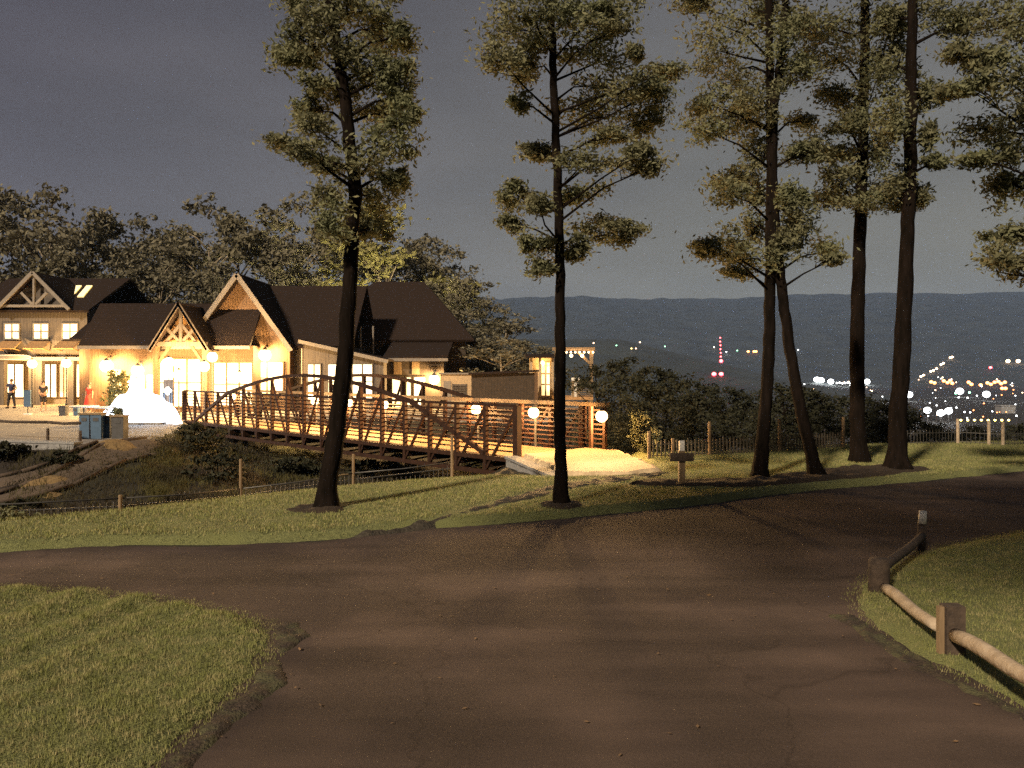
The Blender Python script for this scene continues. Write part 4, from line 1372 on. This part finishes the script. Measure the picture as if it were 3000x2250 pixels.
YM = 35.5
md = thing('glowing_mound', (UX(405, YM), YM, 0), 'blazing white illuminated mound with a pointed left peak on the plaza', 'light sculpture')
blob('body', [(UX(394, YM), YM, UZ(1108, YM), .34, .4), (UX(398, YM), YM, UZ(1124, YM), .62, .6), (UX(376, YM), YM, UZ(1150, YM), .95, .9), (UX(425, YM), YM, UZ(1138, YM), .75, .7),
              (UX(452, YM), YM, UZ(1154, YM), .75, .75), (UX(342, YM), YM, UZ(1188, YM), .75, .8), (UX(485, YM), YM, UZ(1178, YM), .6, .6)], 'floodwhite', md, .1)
MB().box(UX(318, YM), UX(505, YM), YM - 1.25, YM - .2, -.3, .09).build('base', 'stone', md)
YB = 37.0
bd = thing('notice_board', (UX(492, YB), YB, 0), 'grey board on thin posts at the right foot of the glowing mound', 'board')
MB().box(UX(478, YB), UX(507, YB), YB, YB + .08, UZ(1182, YB), UZ(1112, YB)).build('panel', 'boardgrey', bd)
for px in (479, 484, 499, 505):
    MB().tube([(UX(px, YB), YB - .06, 0), (UX(px, YB), YB - .06, UZ(1150, YB))], [.022, .022], 6).build('post', 'blue', bd)
MB().prism([(UX(492, YB) + .17 * math.cos(a) * (1 + .25 * math.cos(4 * a)), UZ(1145, YB) + .2 * math.sin(a)) for a in np.linspace(0, 6.28, 24, endpoint=False)], YB - .03, YB - .003).build('emblem', 'white', bd)


def bin_(px0, px1, pyt, pyb, Y, name, label, m, cat, lid='greyplastic', group=None):
    x0, x1 = UX(px0, Y), UX(px1, Y)
    zb, zt = UZ(pyb, Y), UZ(pyt, Y)
    xm = (x0 + x1) / 2
    g = tz(xm, Y)
    root = thing(name, (xm, Y, g), label, cat, group)
    d = (x1 - x0) * .9
    b = MB()
    w2 = (x1 - x0) / 2
    b.add([(xm - w2 * .92, Y, g + .02), (xm + w2 * .92, Y, g + .02), (xm + w2 * .92, Y + d, g + .02), (xm - w2 * .92, Y + d, g + .02),
           (xm - w2, Y - .02, zt), (xm + w2, Y - .02, zt), (xm + w2, Y + d, zt), (xm - w2, Y + d, zt)],
          [(0, 3, 2, 1), (4, 5, 6, 7), (0, 1, 5, 4), (1, 2, 6, 5), (2, 3, 7, 6), (3, 0, 4, 7)])
    b.build('body', m, root)
    MB().box(xm - w2 - .02, xm + w2 + .02, Y - .05, Y + d + .02, zt + .002, zt + .06).build('lid', lid, root)
    MB().box(xm - w2 * .5, xm + w2 * .5, Y - .026, Y - .018, zt - .22, zt - .1).build('slot', 'greyplastic', root)
    return root


YQ = 27.0
bin_(232, 262, 1215, 1290, YQ, 'recycling_bin', 'tall blue bin at the left end of the row at the plaza edge', 'blue', 'bin', 'timber', 'blue bins at the plaza edge')
bin_(265, 297, 1215, 1290, YQ, 'recycling_bin', 'tall blue bin beside its twin at the plaza edge, second from the left', 'blue', 'bin', 'timber', 'blue bins at the plaza edge')
bin_(304, 322, 1222, 1290, YQ + .3, 'recycling_bin', 'narrow blue bin next to the dark box at the plaza edge', 'blue', 'bin', 'timber', 'blue bins at the plaza edge')
bin_(326, 362, 1222, 1290, YQ + .1, 'storage_box', 'dark box at the right end of the blue bins', 'greyplastic', 'box', 'timber')
bin_(172, 192, 1192, 1222, 41, 'litter_bin', 'dark round topped litter bin on the lit pavement before the shop', 'greyplastic', 'bin')
bin_(214, 228, 1192, 1224, 41, 'litter_bin', 'dark blue litter bin beside the stone table', 'blue', 'bin')
# blue panel on a pole
YN = 42.0
pn = thing('banner_sign', (UX(81, YN), YN, 0), 'tall plain blue panel on a pole in front of the shop', 'sign')
MB().box(UX(71, YN), UX(91, YN), YN - .05, YN - .003, UZ(1200, YN) + .15, UZ(1143, YN)).build('panel', 'blue', pn)
MB().tube([(UX(81, YN), YN + .03, 0), (UX(81, YN), YN + .03, UZ(1146, YN))], [.03, .03], 8).build('pole', 'steel', pn)
MB().box(UX(72, YN), UX(90, YN), YN - .1, YN + .14, .02, .09).build('foot', 'white', pn)
# stone tables with pale tops
for px, w_, y_, nm in ((247, .62, 36, 'round pale topped table left of the small green shrub'), (315, .55, 35, 'pale topped table beside the small green shrub')):
    x = UX(px, y_)
    t_ = thing('plaza_table', (x, y_, 0), nm, 'table')
    MB().tube([(x, y_, .68), (x, y_, .72), (x, y_, .75)], [w_ * .9, w_, w_ * .95], 18).build('tabletop', 'white', t_)
    MB().tube([(x, y_, 0), (x, y_, .06), (x, y_, .1), (x, y_, .679)], [.26, .26, .06, .06], 12).build('pedestal', 'timber', t_)

# ------------------------------------------------------------------ people
def skin_fig(name, joints, edges, m, parent, sub=1):
    me = bpy.data.meshes.new(name)
    me.from_pydata([j[:3] for j in joints], edges, [])
    ob = bpy.data.objects.new(name, me)
    C.objects.link(ob)
    ob.modifiers.new('skin', 'SKIN').use_smooth_shade = True
    sv = me.skin_vertices[0].data
    for i, j in enumerate(joints):
        sv[i].radius = (j[3], j[3] if len(j) < 5 else j[4])
        sv[i].use_root = (i == 0)
    ob.modifiers.new('sub', 'SUBSURF').levels = sub
    ob.modifiers['sub'].render_levels = sub
    dg = bpy.context.evaluated_depsgraph_get()
    nm = bpy.data.meshes.new_from_object(ob.evaluated_get(dg))
    bpy.data.objects.remove(ob)
    return link_mesh(name, nm, m, parent, True)


def person(px, pyf, Y, h, rot, label, top, bottom, arms, legs, dress=None, shorts=False, hair_long=False):
    x = UX(px, Y)
    root = thing('person', (x, Y, .02), label, 'person')
    s = h / 1.72
    cr_, sr_ = math.cos(rot), math.sin(rot)

    def T(p):
        return (x + (p[0] * cr_ - p[1] * sr_) * s, Y + (p[0] * sr_ + p[1] * cr_) * s, .03 + p[2] * s) + tuple(r * s for r in p[3:])
    (lx, ly), (rx, ry) = legs
    la, ra = arms
    J = [(0, 0, .95, .15, .11), (0, 0, 1.15, .125, .09), (0, 0, 1.36, .155, .1), (0, 0, 1.47, .06), (0, .0, 1.54, .055), (0, .01, 1.60, .085), (0, .01, 1.68, .07),
         (-.17, 0, 1.40, .06), la[0] + (.045,), la[1] + (.033,), la[2] + (.035,),
         (.17, 0, 1.40, .06), ra[0] + (.045,), ra[1] + (.033,), ra[2] + (.035,),
         (-.09, 0, .86, .09), (lx * .6 - .03, ly * .5, .48, .06), (lx, ly, .09, .042), (lx - .01, ly - .13, .04, .04),
         (.09, 0, .86, .09), (rx * .6 + .03, ry * .5, .48, .06), (rx, ry, .09, .042), (rx + .01, ry - .13, .04, .04)]
    E = [(0, 1), (1, 2), (2, 3), (3, 4), (4, 5), (5, 6), (2, 7), (7, 8), (8, 9), (9, 10), (2, 11), (11, 12), (12, 13), (13, 14),
         (0, 15), (15, 16), (16, 17), (17, 18), (0, 19), (19, 20), (20, 21), (21, 22)]
    skin_fig('body', [T(j) for j in J], E, 'skin', root)
    g = .018
    sh = [0, 1, 2, 7, 8, 11, 12]
    idx = {k: i for i, k in enumerate(sh)}
    JJ = []
    for k in sh:
        j = list(J[k])
        j[3] += g
        if len(j) > 4:
            j[4] += g
        if k in (8, 12):   # short sleeve
            a = J[7 if k == 8 else 11]
            j[:3] = [a[q] * .35 + j[q] * .65 for q in range(3)]
        JJ.append(T(j))
    skin_fig('shirt', JJ, [(idx[a], idx[b]) for a, b in E if a in idx and b in idx], top, root)
    if dress:
        n = 14
        prof = [(1.02, .17, .13), (.8, .23, .19), (.55, .29, .24), (.3, .34, .28)]
        mbb = MB()
        vs, fs = [], []
        for z, a_, b_ in prof:
            for i in range(n):
                t = 2 * math.pi * i / n
                w_ = 1 + .06 * math.cos(5 * t)
                vs.append(T((a_ * w_ * math.cos(t), b_ * w_ * math.sin(t), z)))
        for r in range(3):
            for i in range(n):
                fs.append((r * n + i, r * n + (i + 1) % n, (r + 1) * n + (i + 1) % n, (r + 1) * n + i))
        fs.append(tuple(range(n)))
        mbb.add(vs, fs).build('skirt', dress, root, True)
    else:
        idl = [0, 15, 16] + ([] if shorts else [17]) + [19, 20] + ([] if shorts else [21])
        ix = {k: i for i, k in enumerate(idl)}
        JJ = []
        for k in idl:
            j = list(J[k])
            j[3] += g
            if len(j) > 4:
                j[4] += g
            JJ.append(T(j))
        skin_fig('shorts' if shorts else 'trousers', JJ, [(ix[a], ix[b]) for a, b in E if a in ix and b in ix], bottom, root)
        if True:
            pass
    hx, hy, hz = T((0, .035, 1.655))[:3]
    hb = MB().ball((hx, hy, hz), .098 * s, 12, 8, (1, 1, .95))
    if hair_long:
        c2 = T((0, .075, 1.5))
        hb.ball(c2[:3], .08 * s, 10, 7, (1, .7, 1.6))
    hb.build('hair', 'hair', root, True)
    fx = T((0, -.085, 1.6))
    fc = MB()
    fc.ball(T((0, -.088, 1.595))[:3], .017 * s, 8, 6)
    fc.build('nose', 'skin', root, True)
    for sgn in (-1, 1):
        MB().ball(T((sgn * .035, -.078, 1.62))[:3], .011 * s, 8, 6).build('eye', 'black', root, True)
        MB().ball(T((sgn * .088, .01, 1.6))[:3], .022 * s, 8, 6, (.5, 1, 1.4)).build('ear', 'skin', root, True)
        MB().box(*sum(([a - .045 * s, a + .045 * s] for a in T((sgn * .0 + (lx if sgn < 0 else rx), (ly if sgn < 0 else ry) - .06, .05))[:1]), []),
                 T((0, (ly if sgn < 0 else ry) - .17, 0))[1], T((0, (ly if sgn < 0 else ry) + .05, 0))[1], .03, .03 + .09 * s).build('shoe', 'black', root) if abs(rot) < .1 else None
    return root


person(33, 1190, 49, 1.78, 0, 'person in a navy t-shirt standing with legs apart and hands on hips before the shop', 'navy', 'black',
       (((-.30, .02, 1.2), (-.33, -.02, 1.15), (-.2, -.1, 1.02)), ((.30, .02, 1.2), (.33, -.02, 1.15), (.2, -.1, 1.02))), ((-.2, 0), (.22, 0)))
person(127, 1202, 45.5, 1.7, .25, 'person in a dark shirt and dark shorts standing beside the blue panel', 'black', 'black',
       (((-.22, 0, 1.13), (-.17, -.14, 1.0), (-.05, -.2, .98)), ((.22, 0, 1.13), (.19, -.12, .98), (.06, -.2, .96))), ((-.1, 0), (.11, .05)), shorts=True, hair_long=True)
person(262, 1180, 44.0, 1.62, -.2, 'person in a long red dress standing in front of the lodge corner', 'red', 'red',
       (((-.21, 0, 1.14), (-.22, -.04, .9), (-.22, -.06, .82)), ((.21, 0, 1.14), (.22, -.04, .9), (.22, -.06, .82))), ((-.08, 0), (.09, 0)), dress='red', hair_long=True)

# ------------------------------------------------------------------ fences, log barrier, sign post
def fence(name, label, pts, tops, rail_m, post_m, mesh_h=None, pickets=None, rails=(), cat='fence', rail_r=.05, post_r=.05):
    root = thing(name, (pts[0][0], pts[0][1], tz(*pts[0])), label, cat)
    P = [Vector((x, y, tz(x, y))) for x, y in pts]
    for p, t in zip(P, tops):
        MB().tube([(p.x, p.y, p.z - .25), (p.x, p.y, t - .01), (p.x, p.y, t)], [post_r, post_r * .9, post_r * .75], 8).build('post', post_m, root)
    pk = MB()
    for a, b, ta, tb in zip(P[:-1], P[1:], tops[:-1], tops[1:]):
        n = max(2, int((b - a).length / .11))
        for i in range(1, n):
            q = a.lerp(b, i / n)
            gz = tz(q.x, q.y)
            h = pickets or mesh_h
            if pickets:
                hh = h * (1 + .06 * math.sin(i * 2.1))
                pk.box(q.x - .019, q.x + .019, q.y - .008, q.y + .008, gz + .02, gz + hh)
            elif mesh_h:
                pk.box(q.x - .006, q.x + .006, q.y - .006, q.y + .006, gz + .0, gz + mesh_h)
        h = pickets or mesh_h
        for rz in ((.12, h - .1) if h else ()):
            pk.beam(a + Vector((0, .02, rz)), b + Vector((0, .02, rz)), .02, .02)
    if pk.v:
        pk.build('pickets' if pickets else 'wire_mesh', rail_m, root)
    for rz in rails:
        for a, b in zip(P[:-1], P[1:]):
            MB().tube([a + Vector((0, 0, rz)), a.lerp(b, .5) + Vector((0, 0, rz - .03)), b + Vector((0, 0, rz))], [rail_r, rail_r * .9, rail_r], 8).build('rail', rail_m, root, True)
    return root


fp = [(-18, 11.6), (-10.5, 13.6), (UX(352, 15), 15), (UX(705, 17.3), 17.3), (UX(1035, 18.9), 18.9), (UX(1324, 19.6), 19.6)]
fence('wire_fence', 'wire mesh fence with pale posts below the verge in the ravine', fp, [-.05, -.02, UZ(1450, 15), UZ(1345, 17.3), UZ(1330, 18.9), UZ(1275, 19.6)],
      'steel', 'timber', mesh_h=.95, rails=(1.0,), rail_r=.016, post_r=.036)
lf = [G(1905, 1350), G(1975, 1348), G(2083, 1342), G(2289, 1331), G(2477, 1318)]
lf = [(x, y + .15) for x, y in lf]
fence('picket_fence', 'low slatted fence with tall posts along the back of the lawn', lf, [.75, .55, .95, .97, .95], 'picket', 'timber', pickets=.5)
rf_ = [(UX(2477, 23.6), 23.6), (UX(2640, 24.4), 24.4), (UX(2806, 24.9), 24.9), (UX(2897, 24.4), 24.4), (UX(2938, 24.2), 24.2), (UX(3060, 24.6), 24.6)]
fence('wire_fence', 'wire fence with pale posts along the lawn at the right edge', rf_[1:], [.85, .82, .8, .78, .8], 'steel', 'log', mesh_h=.5)

pf = [(UX(-60, 27.6), 27.6), (UX(140, 26.4), 26.4), (UX(235, 25.9), 25.9)]
fence('rail_fence', 'dark single rail fence along the front edge of the plaza', pf, [.42, .42, .38], 'darkpost', 'darkpost', rails=(.62,))
def edging(pts, off, label):
    P = np.array(pts, float)
    d_ = np.gradient(P, axis=0)
    d_ /= np.linalg.norm(d_, axis=1)[:, None]
    q_ = P + np.column_stack([-d_[:, 1], d_[:, 0]]) * off
    root = thing('log_edging', (q_[0][0], q_[0][1], tz(*q_[0])), label, 'edging', 'log edgings in the ravine')
    for a_, b_ in zip(q_[:-1], q_[1:]):
        MB().tube([(a_[0], a_[1], tz(*a_) + .05), (b_[0], b_[1], tz(*b_) + .05)], [.065, .06], 8).build('log', 'darkpost', root, True)


edging(trk, .6, 'dark log edging on the upper side of the lower path in the ravine')
edging(trk, -.6, 'dark log edging on the lower side of the lower path in the ravine')
edging(trk2, .45, 'dark log edging along the upper path in the ravine')
RG = 'dark shrubs added to shade the ravine below the plaza'
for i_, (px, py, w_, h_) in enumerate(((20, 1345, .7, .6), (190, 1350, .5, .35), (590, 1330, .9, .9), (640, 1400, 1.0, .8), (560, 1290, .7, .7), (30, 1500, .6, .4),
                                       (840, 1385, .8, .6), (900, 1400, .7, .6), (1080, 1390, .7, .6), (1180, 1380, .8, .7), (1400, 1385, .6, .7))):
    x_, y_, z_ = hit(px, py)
    shrub('dark low shrub added to deepen the shade on the ravine bank', (x_, y_, z_ - .1), w_, h_, 12, .09, 'leafhill', group=RG)  # shrubs put in to make the ravine read as shaded

sp = G(1997, 1428)
sg = thing('sign_post', (*sp, 0), 'short wooden post with a white top and a small dark crossboard beside the gravel', 'sign')
ys = sp[1]
MB().box(UX(1988, ys), UX(2006, ys), ys - .06, ys + .06, -.2, UZ(1320, ys)).build('post', 'timber', sg)
MB().box(UX(1990, ys), UX(2004, ys), ys - .052, ys + .052, UZ(1320, ys) + .001, UZ(1291, ys)).build('post_cap', 'white', sg)
MB().box(UX(1960, ys), UX(2030, ys), ys - .1, ys - .063, UZ(1350, ys), UZ(1326, ys)).build('board', 'darkpost', sg)

bar = thing('log_barrier', (*G(2570, 1740), 0), 'low log rail barrier on short dark posts along the grass island', 'barrier')
p1, p2, p3 = G(2575, 1738), G(2790, 1925), G(2697, 1612)
Y1, Y2, Y3 = p1[1], p2[1], p3[1]
z1 = .30
MB().tube([(p1[0], Y1, -.15), (p1[0], Y1, .32), (p1[0], Y1, .36)], [.11, .105, .085], 12).build('post', 'darkpost', bar, True)
pp = MB().box(p2[0] - .075, p2[0] + .075, Y2 - .06, Y2 + .06, -.15, UZ(1772, Y2))
pp.build('post', 'darkpost', bar)
pp = MB().box(p2[0] - .12, p2[0] - .079, Y2 - .03, Y2 + .02, .0, UZ(1775, Y2) + .0)
pp.build('stake', 'timber', bar)
a_, b_ = Vector(U(2592, 1722, Y1 - .1)), Vector(U(2745, 1835, Y2 + .1))
lg = lambda a, b, r: MB().tube([a.lerp(b, t) + Vector((0, 0, .012 * math.sin(t * 7))) for t in np.linspace(0, 1, 9)], [r * (1 + .05 * math.sin(5 * t)) for t in np.linspace(0, 1, 9)], 14)
lg(a_, b_, .052).build('log', 'log', bar, True)
a2, b2 = Vector(U(2800, 1862, Y2 - .1)), Vector(U(3120, 2040, Y2 - 1.6))
lg(a2, b2, .056).build('log', 'log', bar, True)
a3, b3 = Vector((p1[0] + .05, Y1 + .1, .2)), Vector((p3[0] - .03, Y3 - .1, .2))
lg(a3, b3, .05).build('log', 'darkpost', bar, True)
rp = MB()
lean = Vector((p3[0] + .03, Y3, UZ(1497, Y3)))
rp.tube([(p3[0], Y3, -.15), tuple(Vector((p3[0], Y3, 0)).lerp(lean, .68))], [.065, .055], 10)
rp.build('post', 'darkpost', bar, True)
MB().tube([tuple(Vector((p3[0], Y3, 0)).lerp(lean, .685)), tuple(lean)], [.054, .046], 10).build('post_cap', 'white', bar, True)

# ------------------------------------------------------------------ the town in the valley
def town(px, py, m, r_px, label, group, mast=True, Ymax=2600, cat='lamp', name='town_lamp', h=11.0):
    """a lamp on a mast standing on valley floor or hillside"""
    Y = None
    for yy in np.arange(300, Ymax, 10.0).tolist():
        x = UX(px, yy)
        g = float(max(hillz(np.array([x]), np.array([yy]))[0] if yy > 1200 else -60, terrain(np.array([x]), np.array([yy]))[0] - .05))
        if UZ(py, yy) <= g + h:
            Y = yy
            break
    if Y is None:
        for yy in np.arange(Ymax, 5000, 20.0).tolist():
            x = UX(px, yy)
            g = float(hillz(np.array([x]), np.array([yy]))[0])
            if UZ(py, yy) <= g + h:
                break
        Y = yy
    x, z = UX(px, Y), UZ(py, Y)
    r = 1.35 * r_px / F * Y
    root = thing(name, (x, Y, g), label, cat, group)
    MB().tube([(x, Y, g - 1), (x, Y, z - r * .8)], [max(.12, r * .18), max(.1, r * .14)], 6).build('mast', 'steel', root)
    MB().ball((x, Y, z), r, 10, 7, (1, .7, .8)).build('lamp_head', m, root, True)


for px, py, n in ((2393, 1112, 'leftmost of the row between the crossing trees and the pale sided trunk'), (2406, 1114, 'second from the left between the leaning stem and the pale sided trunk'), (2434, 1118, 'third from the left between the leaning stem and the pale sided trunk'),
                  (2540, 1118, 'between the two thick right hand trunks'), (2663, 1156, 'just right of the thickest trunk'), (2717, 1202, 'lowest left, above the thicket'),
                  (2756, 1210, 'left of a close pair low above the thicket'), (2779, 1204, 'right of a close pair low above the thicket'), (2890, 1155, 'tall and lone, below the orange lights'),
                  (2812, 1146, 'left of the orange lights, faintly green')):
    town(px, py, 'town_white', 8.5 if py > 1140 else 7.0, 'white flood lamp, ' + n, 'white flood lamps of the valley town', name='flood_mast')
G1 = 'small white lights between the trunks'
for px in range(2452, 2500, 8):
    town(px, 1121 + (px % 3), 'town_white', 2.2, 'small white light in the row between the leaning stem and the pale sided trunk', G1)
G2 = 'warm lights climbing the hill at right'
for px, py in ((2698, 1103), (2706, 1099), (2727, 1088), (2735, 1085), (2744, 1080), (2757, 1068), (2764, 1064), (2784, 1048), (2790, 1046)):
    town(px, py, 'town_warm', 2.6, 'small warm light in the line climbing the hill above the orange lights', G2)
G3 = 'orange lights of the valley town'
for px, py in ((2728, 1119), (2738, 1122), (2765, 1116), (2776, 1121), (2784, 1115), (2790, 1123), (2838, 1120), (2846, 1126), (2873, 1128), (2893, 1122), (2903, 1126), (2914, 1120), (2925, 1118),
               (2933, 1124), (2944, 1120), (2946, 1138), (2936, 1138)):
    town(px, py, 'town_orange', 4.0, 'blurred orange light in the band across the valley town at right', G3)
for px, py, n in ((2953, 1058, 'left of a pair high at the right edge'), (2983, 1058, 'right of a pair high at the right edge')):
    town(px, py, 'town_warm', 4.5, 'warm lamp ' + n, 'warm pair at the right edge')
town(2902, 1077, 'town_red', 3.5, 'small red lamp above the orange lights at right', None)
for px, py in ((2802, 1194), (2826, 1207), (2842, 1208), (2978, 1218)):
    town(px, py, 'town_white', 2.0, 'small pale light low in the valley right of the thickest trunk', 'small pale lights low in the valley')
for px in range(2815, 2960, 20):
    town(px, 1231, 'town_yellow', 2.6, 'small yellow light in the row just above the wire fence at right', 'yellow lights above the wire fence')
for px, py in ((2800, 1152), (2840, 1150)):
    town(px, py, 'town_green', 2.6, 'small green light under the orange lights', 'green lights under the orange band')
for px, py, m_ in ((1875, 1003, 'town_warm'), (1863, 1021, 'town_warm'), (1850, 1021, 'town_yellow'), (1806, 1012, 'town_green'), (1739, 1005, 'town_warm'), (1948, 1015, 'town_green'), (2128, 1031, 'town_white'),
                   (2160, 1027, 'town_green'), (2092, 1017, 'town_warm'), (2338, 1025, 'town_white'), (2585, 1162, 'town_white')):
    town(px, py, m_, 1.5, 'tiny faint light at the foot of the far hills', 'tiny lights at the foot of the far hills', Ymax=2590)
for px in (2192, 2209, 2215):
    town(px, 1030, 'town_orange', 3.0, 'small orange light at the foot of the far hills left of the crossing trees', 'orange lights left of the crossing trees')
G4 = 'scattered small lights of the valley town'
for k_ in range(46):
    px, py = random.uniform(2690, 3010), random.uniform(1105, 1228)
    town(px, py, random.choice(['town_white', 'town_orange', 'town_warm', 'town_white']), random.uniform(.9, 1.9), 'tiny scattered light in the valley town at right', G4)
for k_ in range(12):
    town(random.uniform(2340, 2680), random.uniform(1118, 1150), random.choice(['town_white', 'town_warm']), random.uniform(.8, 1.5), 'tiny scattered light behind the right hand trunks', 'scattered tiny lights behind the trunks')
# made-up mast: its column of red lamps draws one lamp's light streak
YR = 1500.0
mg = float(max(hillz(np.array([UX(2108, YR)]), np.array([YR]))[0], -46))
rm = thing('streak_mast', (UX(2108, YR), YR, mg), 'made-up slim mast with a column of red lamps drawing a light streak', 'mast')
lt = MB()
xr, zt = UX(2108, YR), UZ(990, YR)
for dx, dy in ((-1.3, -.8), (1.3, -.8), (0, 1.4)):
    lt.beam((xr + dx * 2.2, YR + dy * 2.2, mg - 1), (xr + dx * .5, YR + dy * .5, zt), .25, .25)
zz = mg
k = 0
while zz < zt - 3:
    lt.beam((xr + (-2 if k % 2 else 2), YR, zz), (xr + (2 if k % 2 else -2), YR, zz + 4), .15, .15)
    zz += 4
    k += 1
lt.build('lattice', 'steel', rm)
for px, py, r_ in ((2109, 990, 2.2), (2109, 1001, 2.2), (2110, 1012, 2.2), (2110, 1023, 2.2), (2111, 1034, 2.2), (2111, 1045, 2.4), (2112, 1058, 5.0)):
    MB().ball((UX(px, YR), YR - 2, UZ(py, YR)), r_ / F * YR, 10, 7).build('streak_lamp', 'town_red', rm, True)
for px in (2092, 2113):
    town(px, 1096, 'town_red', 5.0, 'red lamp at the foot of the made-up mast, ' + ('left one' if px < 2100 else 'right one'), 'red lamps at the mast foot', h=6)
# pale block building
YX = 900.0
bx = thing('block_building', (UX(2955, YX), YX, -45), 'pale block building low in the valley at the right edge', 'building')
xb0, xb1 = UX(2934, YX), UX(2976, YX)
MB().box(xb0, xb1, YX, YX + 12, -46, UZ(1190, YX)).build('wall', 'stone', bx)
MB().box(xb0 - .5, xb1 + .5, YX - .5, YX + 12.5, UZ(1190, YX) + .01, UZ(1190, YX) + 1).build('roof', 'stone', bx)

# ------------------------------------------------------------------ air
me = MB().box(-5700, 5700, -160, 6100, -75, 640)
hz_ = me.build('haze', None)
hm = bpy.data.materials.new('valley haze')
hm.use_nodes = True
nt = hm.node_tree
nt.nodes.remove(nt.nodes['Principled BSDF'])
pv = nt.nodes.new('ShaderNodeVolumePrincipled')
pv.inputs['Density'].default_value = .62e-4
pv.inputs['Color'].default_value = (.30, .50, 1.0, 1)
pv.inputs['Anisotropy'].default_value = .0
nt.links.new(pv.outputs['Volume'], nt.nodes['Material Output'].inputs['Volume'])
hz_.data.materials.append(hm)
tag(hz_, kind='stuff')

# ------------------------------------------------------------------ light
sun_el, sun_az = 33.0, 212.0     # azimuth of the source, clockwise from +Y: behind and left of the camera
d = Vector((math.sin(R(sun_az)) * math.cos(R(sun_el)), math.cos(R(sun_az)) * math.cos(R(sun_el)), math.sin(R(sun_el))))
sd = bpy.data.lights.new('sun', 'SUN')
sd.energy = 3.8
sd.color = (1, .80, .56)
sd.angle = R(4)
so = bpy.data.objects.new('sun', sd)
C.objects.link(so)
so.rotation_euler = (-d).to_track_quat('-Z', 'Y').to_euler()
added_shade_tree(3.4, -4.2, -2.2, -1.0, 10.8, (6.2, 3.6), 85, 'unseen leafy tree added behind the camera to shade the road')

w = bpy.data.worlds.new('World')
scene.world = w
w.use_nodes = True
nt = w.node_tree
bgn = nt.nodes['Background']
tc = nt.nodes.new('ShaderNodeTexCoord')
sx = nt.nodes.new('ShaderNodeSeparateXYZ')
nt.links.new(tc.outputs['Generated'], sx.inputs['Vector'])
rp_ = nt.nodes.new('ShaderNodeValToRGB')
cr_ = rp_.color_ramp
cr_.elements[0].position = 0.0
cr_.elements[0].color = (.138, .128, .090, 1)
cr_.elements[1].position = .9
cr_.elements[1].color = (.05, .05, .058, 1)
for pos, col in ((.10, (.127, .118, .088)), (.22, (.098, .094, .081)), (.40, (.078, .075, .072)), (.55, (.064, .061, .064))):
    e = cr_.elements.new(pos)
    e.color = (*col, 1)
nt.links.new(sx.outputs['Z'], rp_.inputs['Fac'])
rx_ = nt.nodes.new('ShaderNodeValToRGB')      # the glow over the town is to the right
rx_.color_ramp.elements[0].position = .18
rx_.color_ramp.elements[0].color = (.56, .51, .67, 1)
rx_.color_ramp.elements[1].position = .62
rx_.color_ramp.elements[1].color = (1, 1, 1, 1)
mr2 = nt.nodes.new('ShaderNodeMapRange')
mr2.inputs['From Min'].default_value = -1
mr2.inputs['From Max'].default_value = 1
nt.links.new(sx.outputs['X'], mr2.inputs['Value'])
nt.links.new(mr2.outputs['Result'], rx_.inputs['Fac'])
mul = nt.nodes.new('ShaderNodeMix')
mul.data_type = 'RGBA'
mul.blend_type = 'MULTIPLY'
mul.inputs['Factor'].default_value = 1
nt.links.new(rp_.outputs['Color'], mul.inputs['A'])
nt.links.new(rx_.outputs['Color'], mul.inputs['B'])
cl_ = nt.nodes.new('ShaderNodeTexNoise')      # thin high cloud
cl_.inputs['Scale'].default_value = 3.2
cl_.inputs['Detail'].default_value = 4
cm_ = nt.nodes.new('ShaderNodeMapping')
cm_.inputs['Scale'].default_value = (1, 1, 3.5)
nt.links.new(tc.outputs['Generated'], cm_.inputs['Vector'])
nt.links.new(cm_.outputs['Vector'], cl_.inputs['Vector'])
cv_ = nt.nodes.new('ShaderNodeMapRange')
cv_.inputs['From Min'].default_value = .3
cv_.inputs['From Max'].default_value = .7
cv_.inputs['To Min'].default_value = .88
cv_.inputs['To Max'].default_value = 1.14
nt.links.new(cl_.outputs['Fac'], cv_.inputs['Value'])
nt.links.new(cv_.outputs['Result'], bgn.inputs['Strength'])
nt.links.new(mul.outputs['Result'], bgn.inputs['Color'])
bgn.inputs['Strength'].default_value = 1.0

# ------------------------------------------------------------------ camera and render settings
cam = bpy.data.cameras.new('camera')
cam.sensor_width = 36
cam.lens = 36 * F / 3000
cam.shift_y = -(1125 - HZ) / 3000
cam.clip_start = .05
cam.clip_end = 20000
co = bpy.data.objects.new('camera', cam)
C.objects.link(co)
co.location = (0, 0, CZ)
co.rotation_euler = (R(90), 0, 0)
scene.camera = co
scene.view_settings.view_transform = 'Standard'
scene.view_settings.look = 'None'
scene.view_settings.exposure = .85
scene.view_settings.gamma = 1
cy = scene.cycles
cy.max_bounces = 5
cy.diffuse_bounces = 3
cy.glossy_bounces = 2
cy.transmission_bounces = 3
cy.volume_bounces = 0
cy.transparent_max_bounces = 4
cy.sample_clamp_indirect = .8
cy.sample_clamp_direct = 4.0
cy.use_light_tree = True
cy.use_denoising = False
cy.caustics_reflective = False
cy.caustics_refractive = False
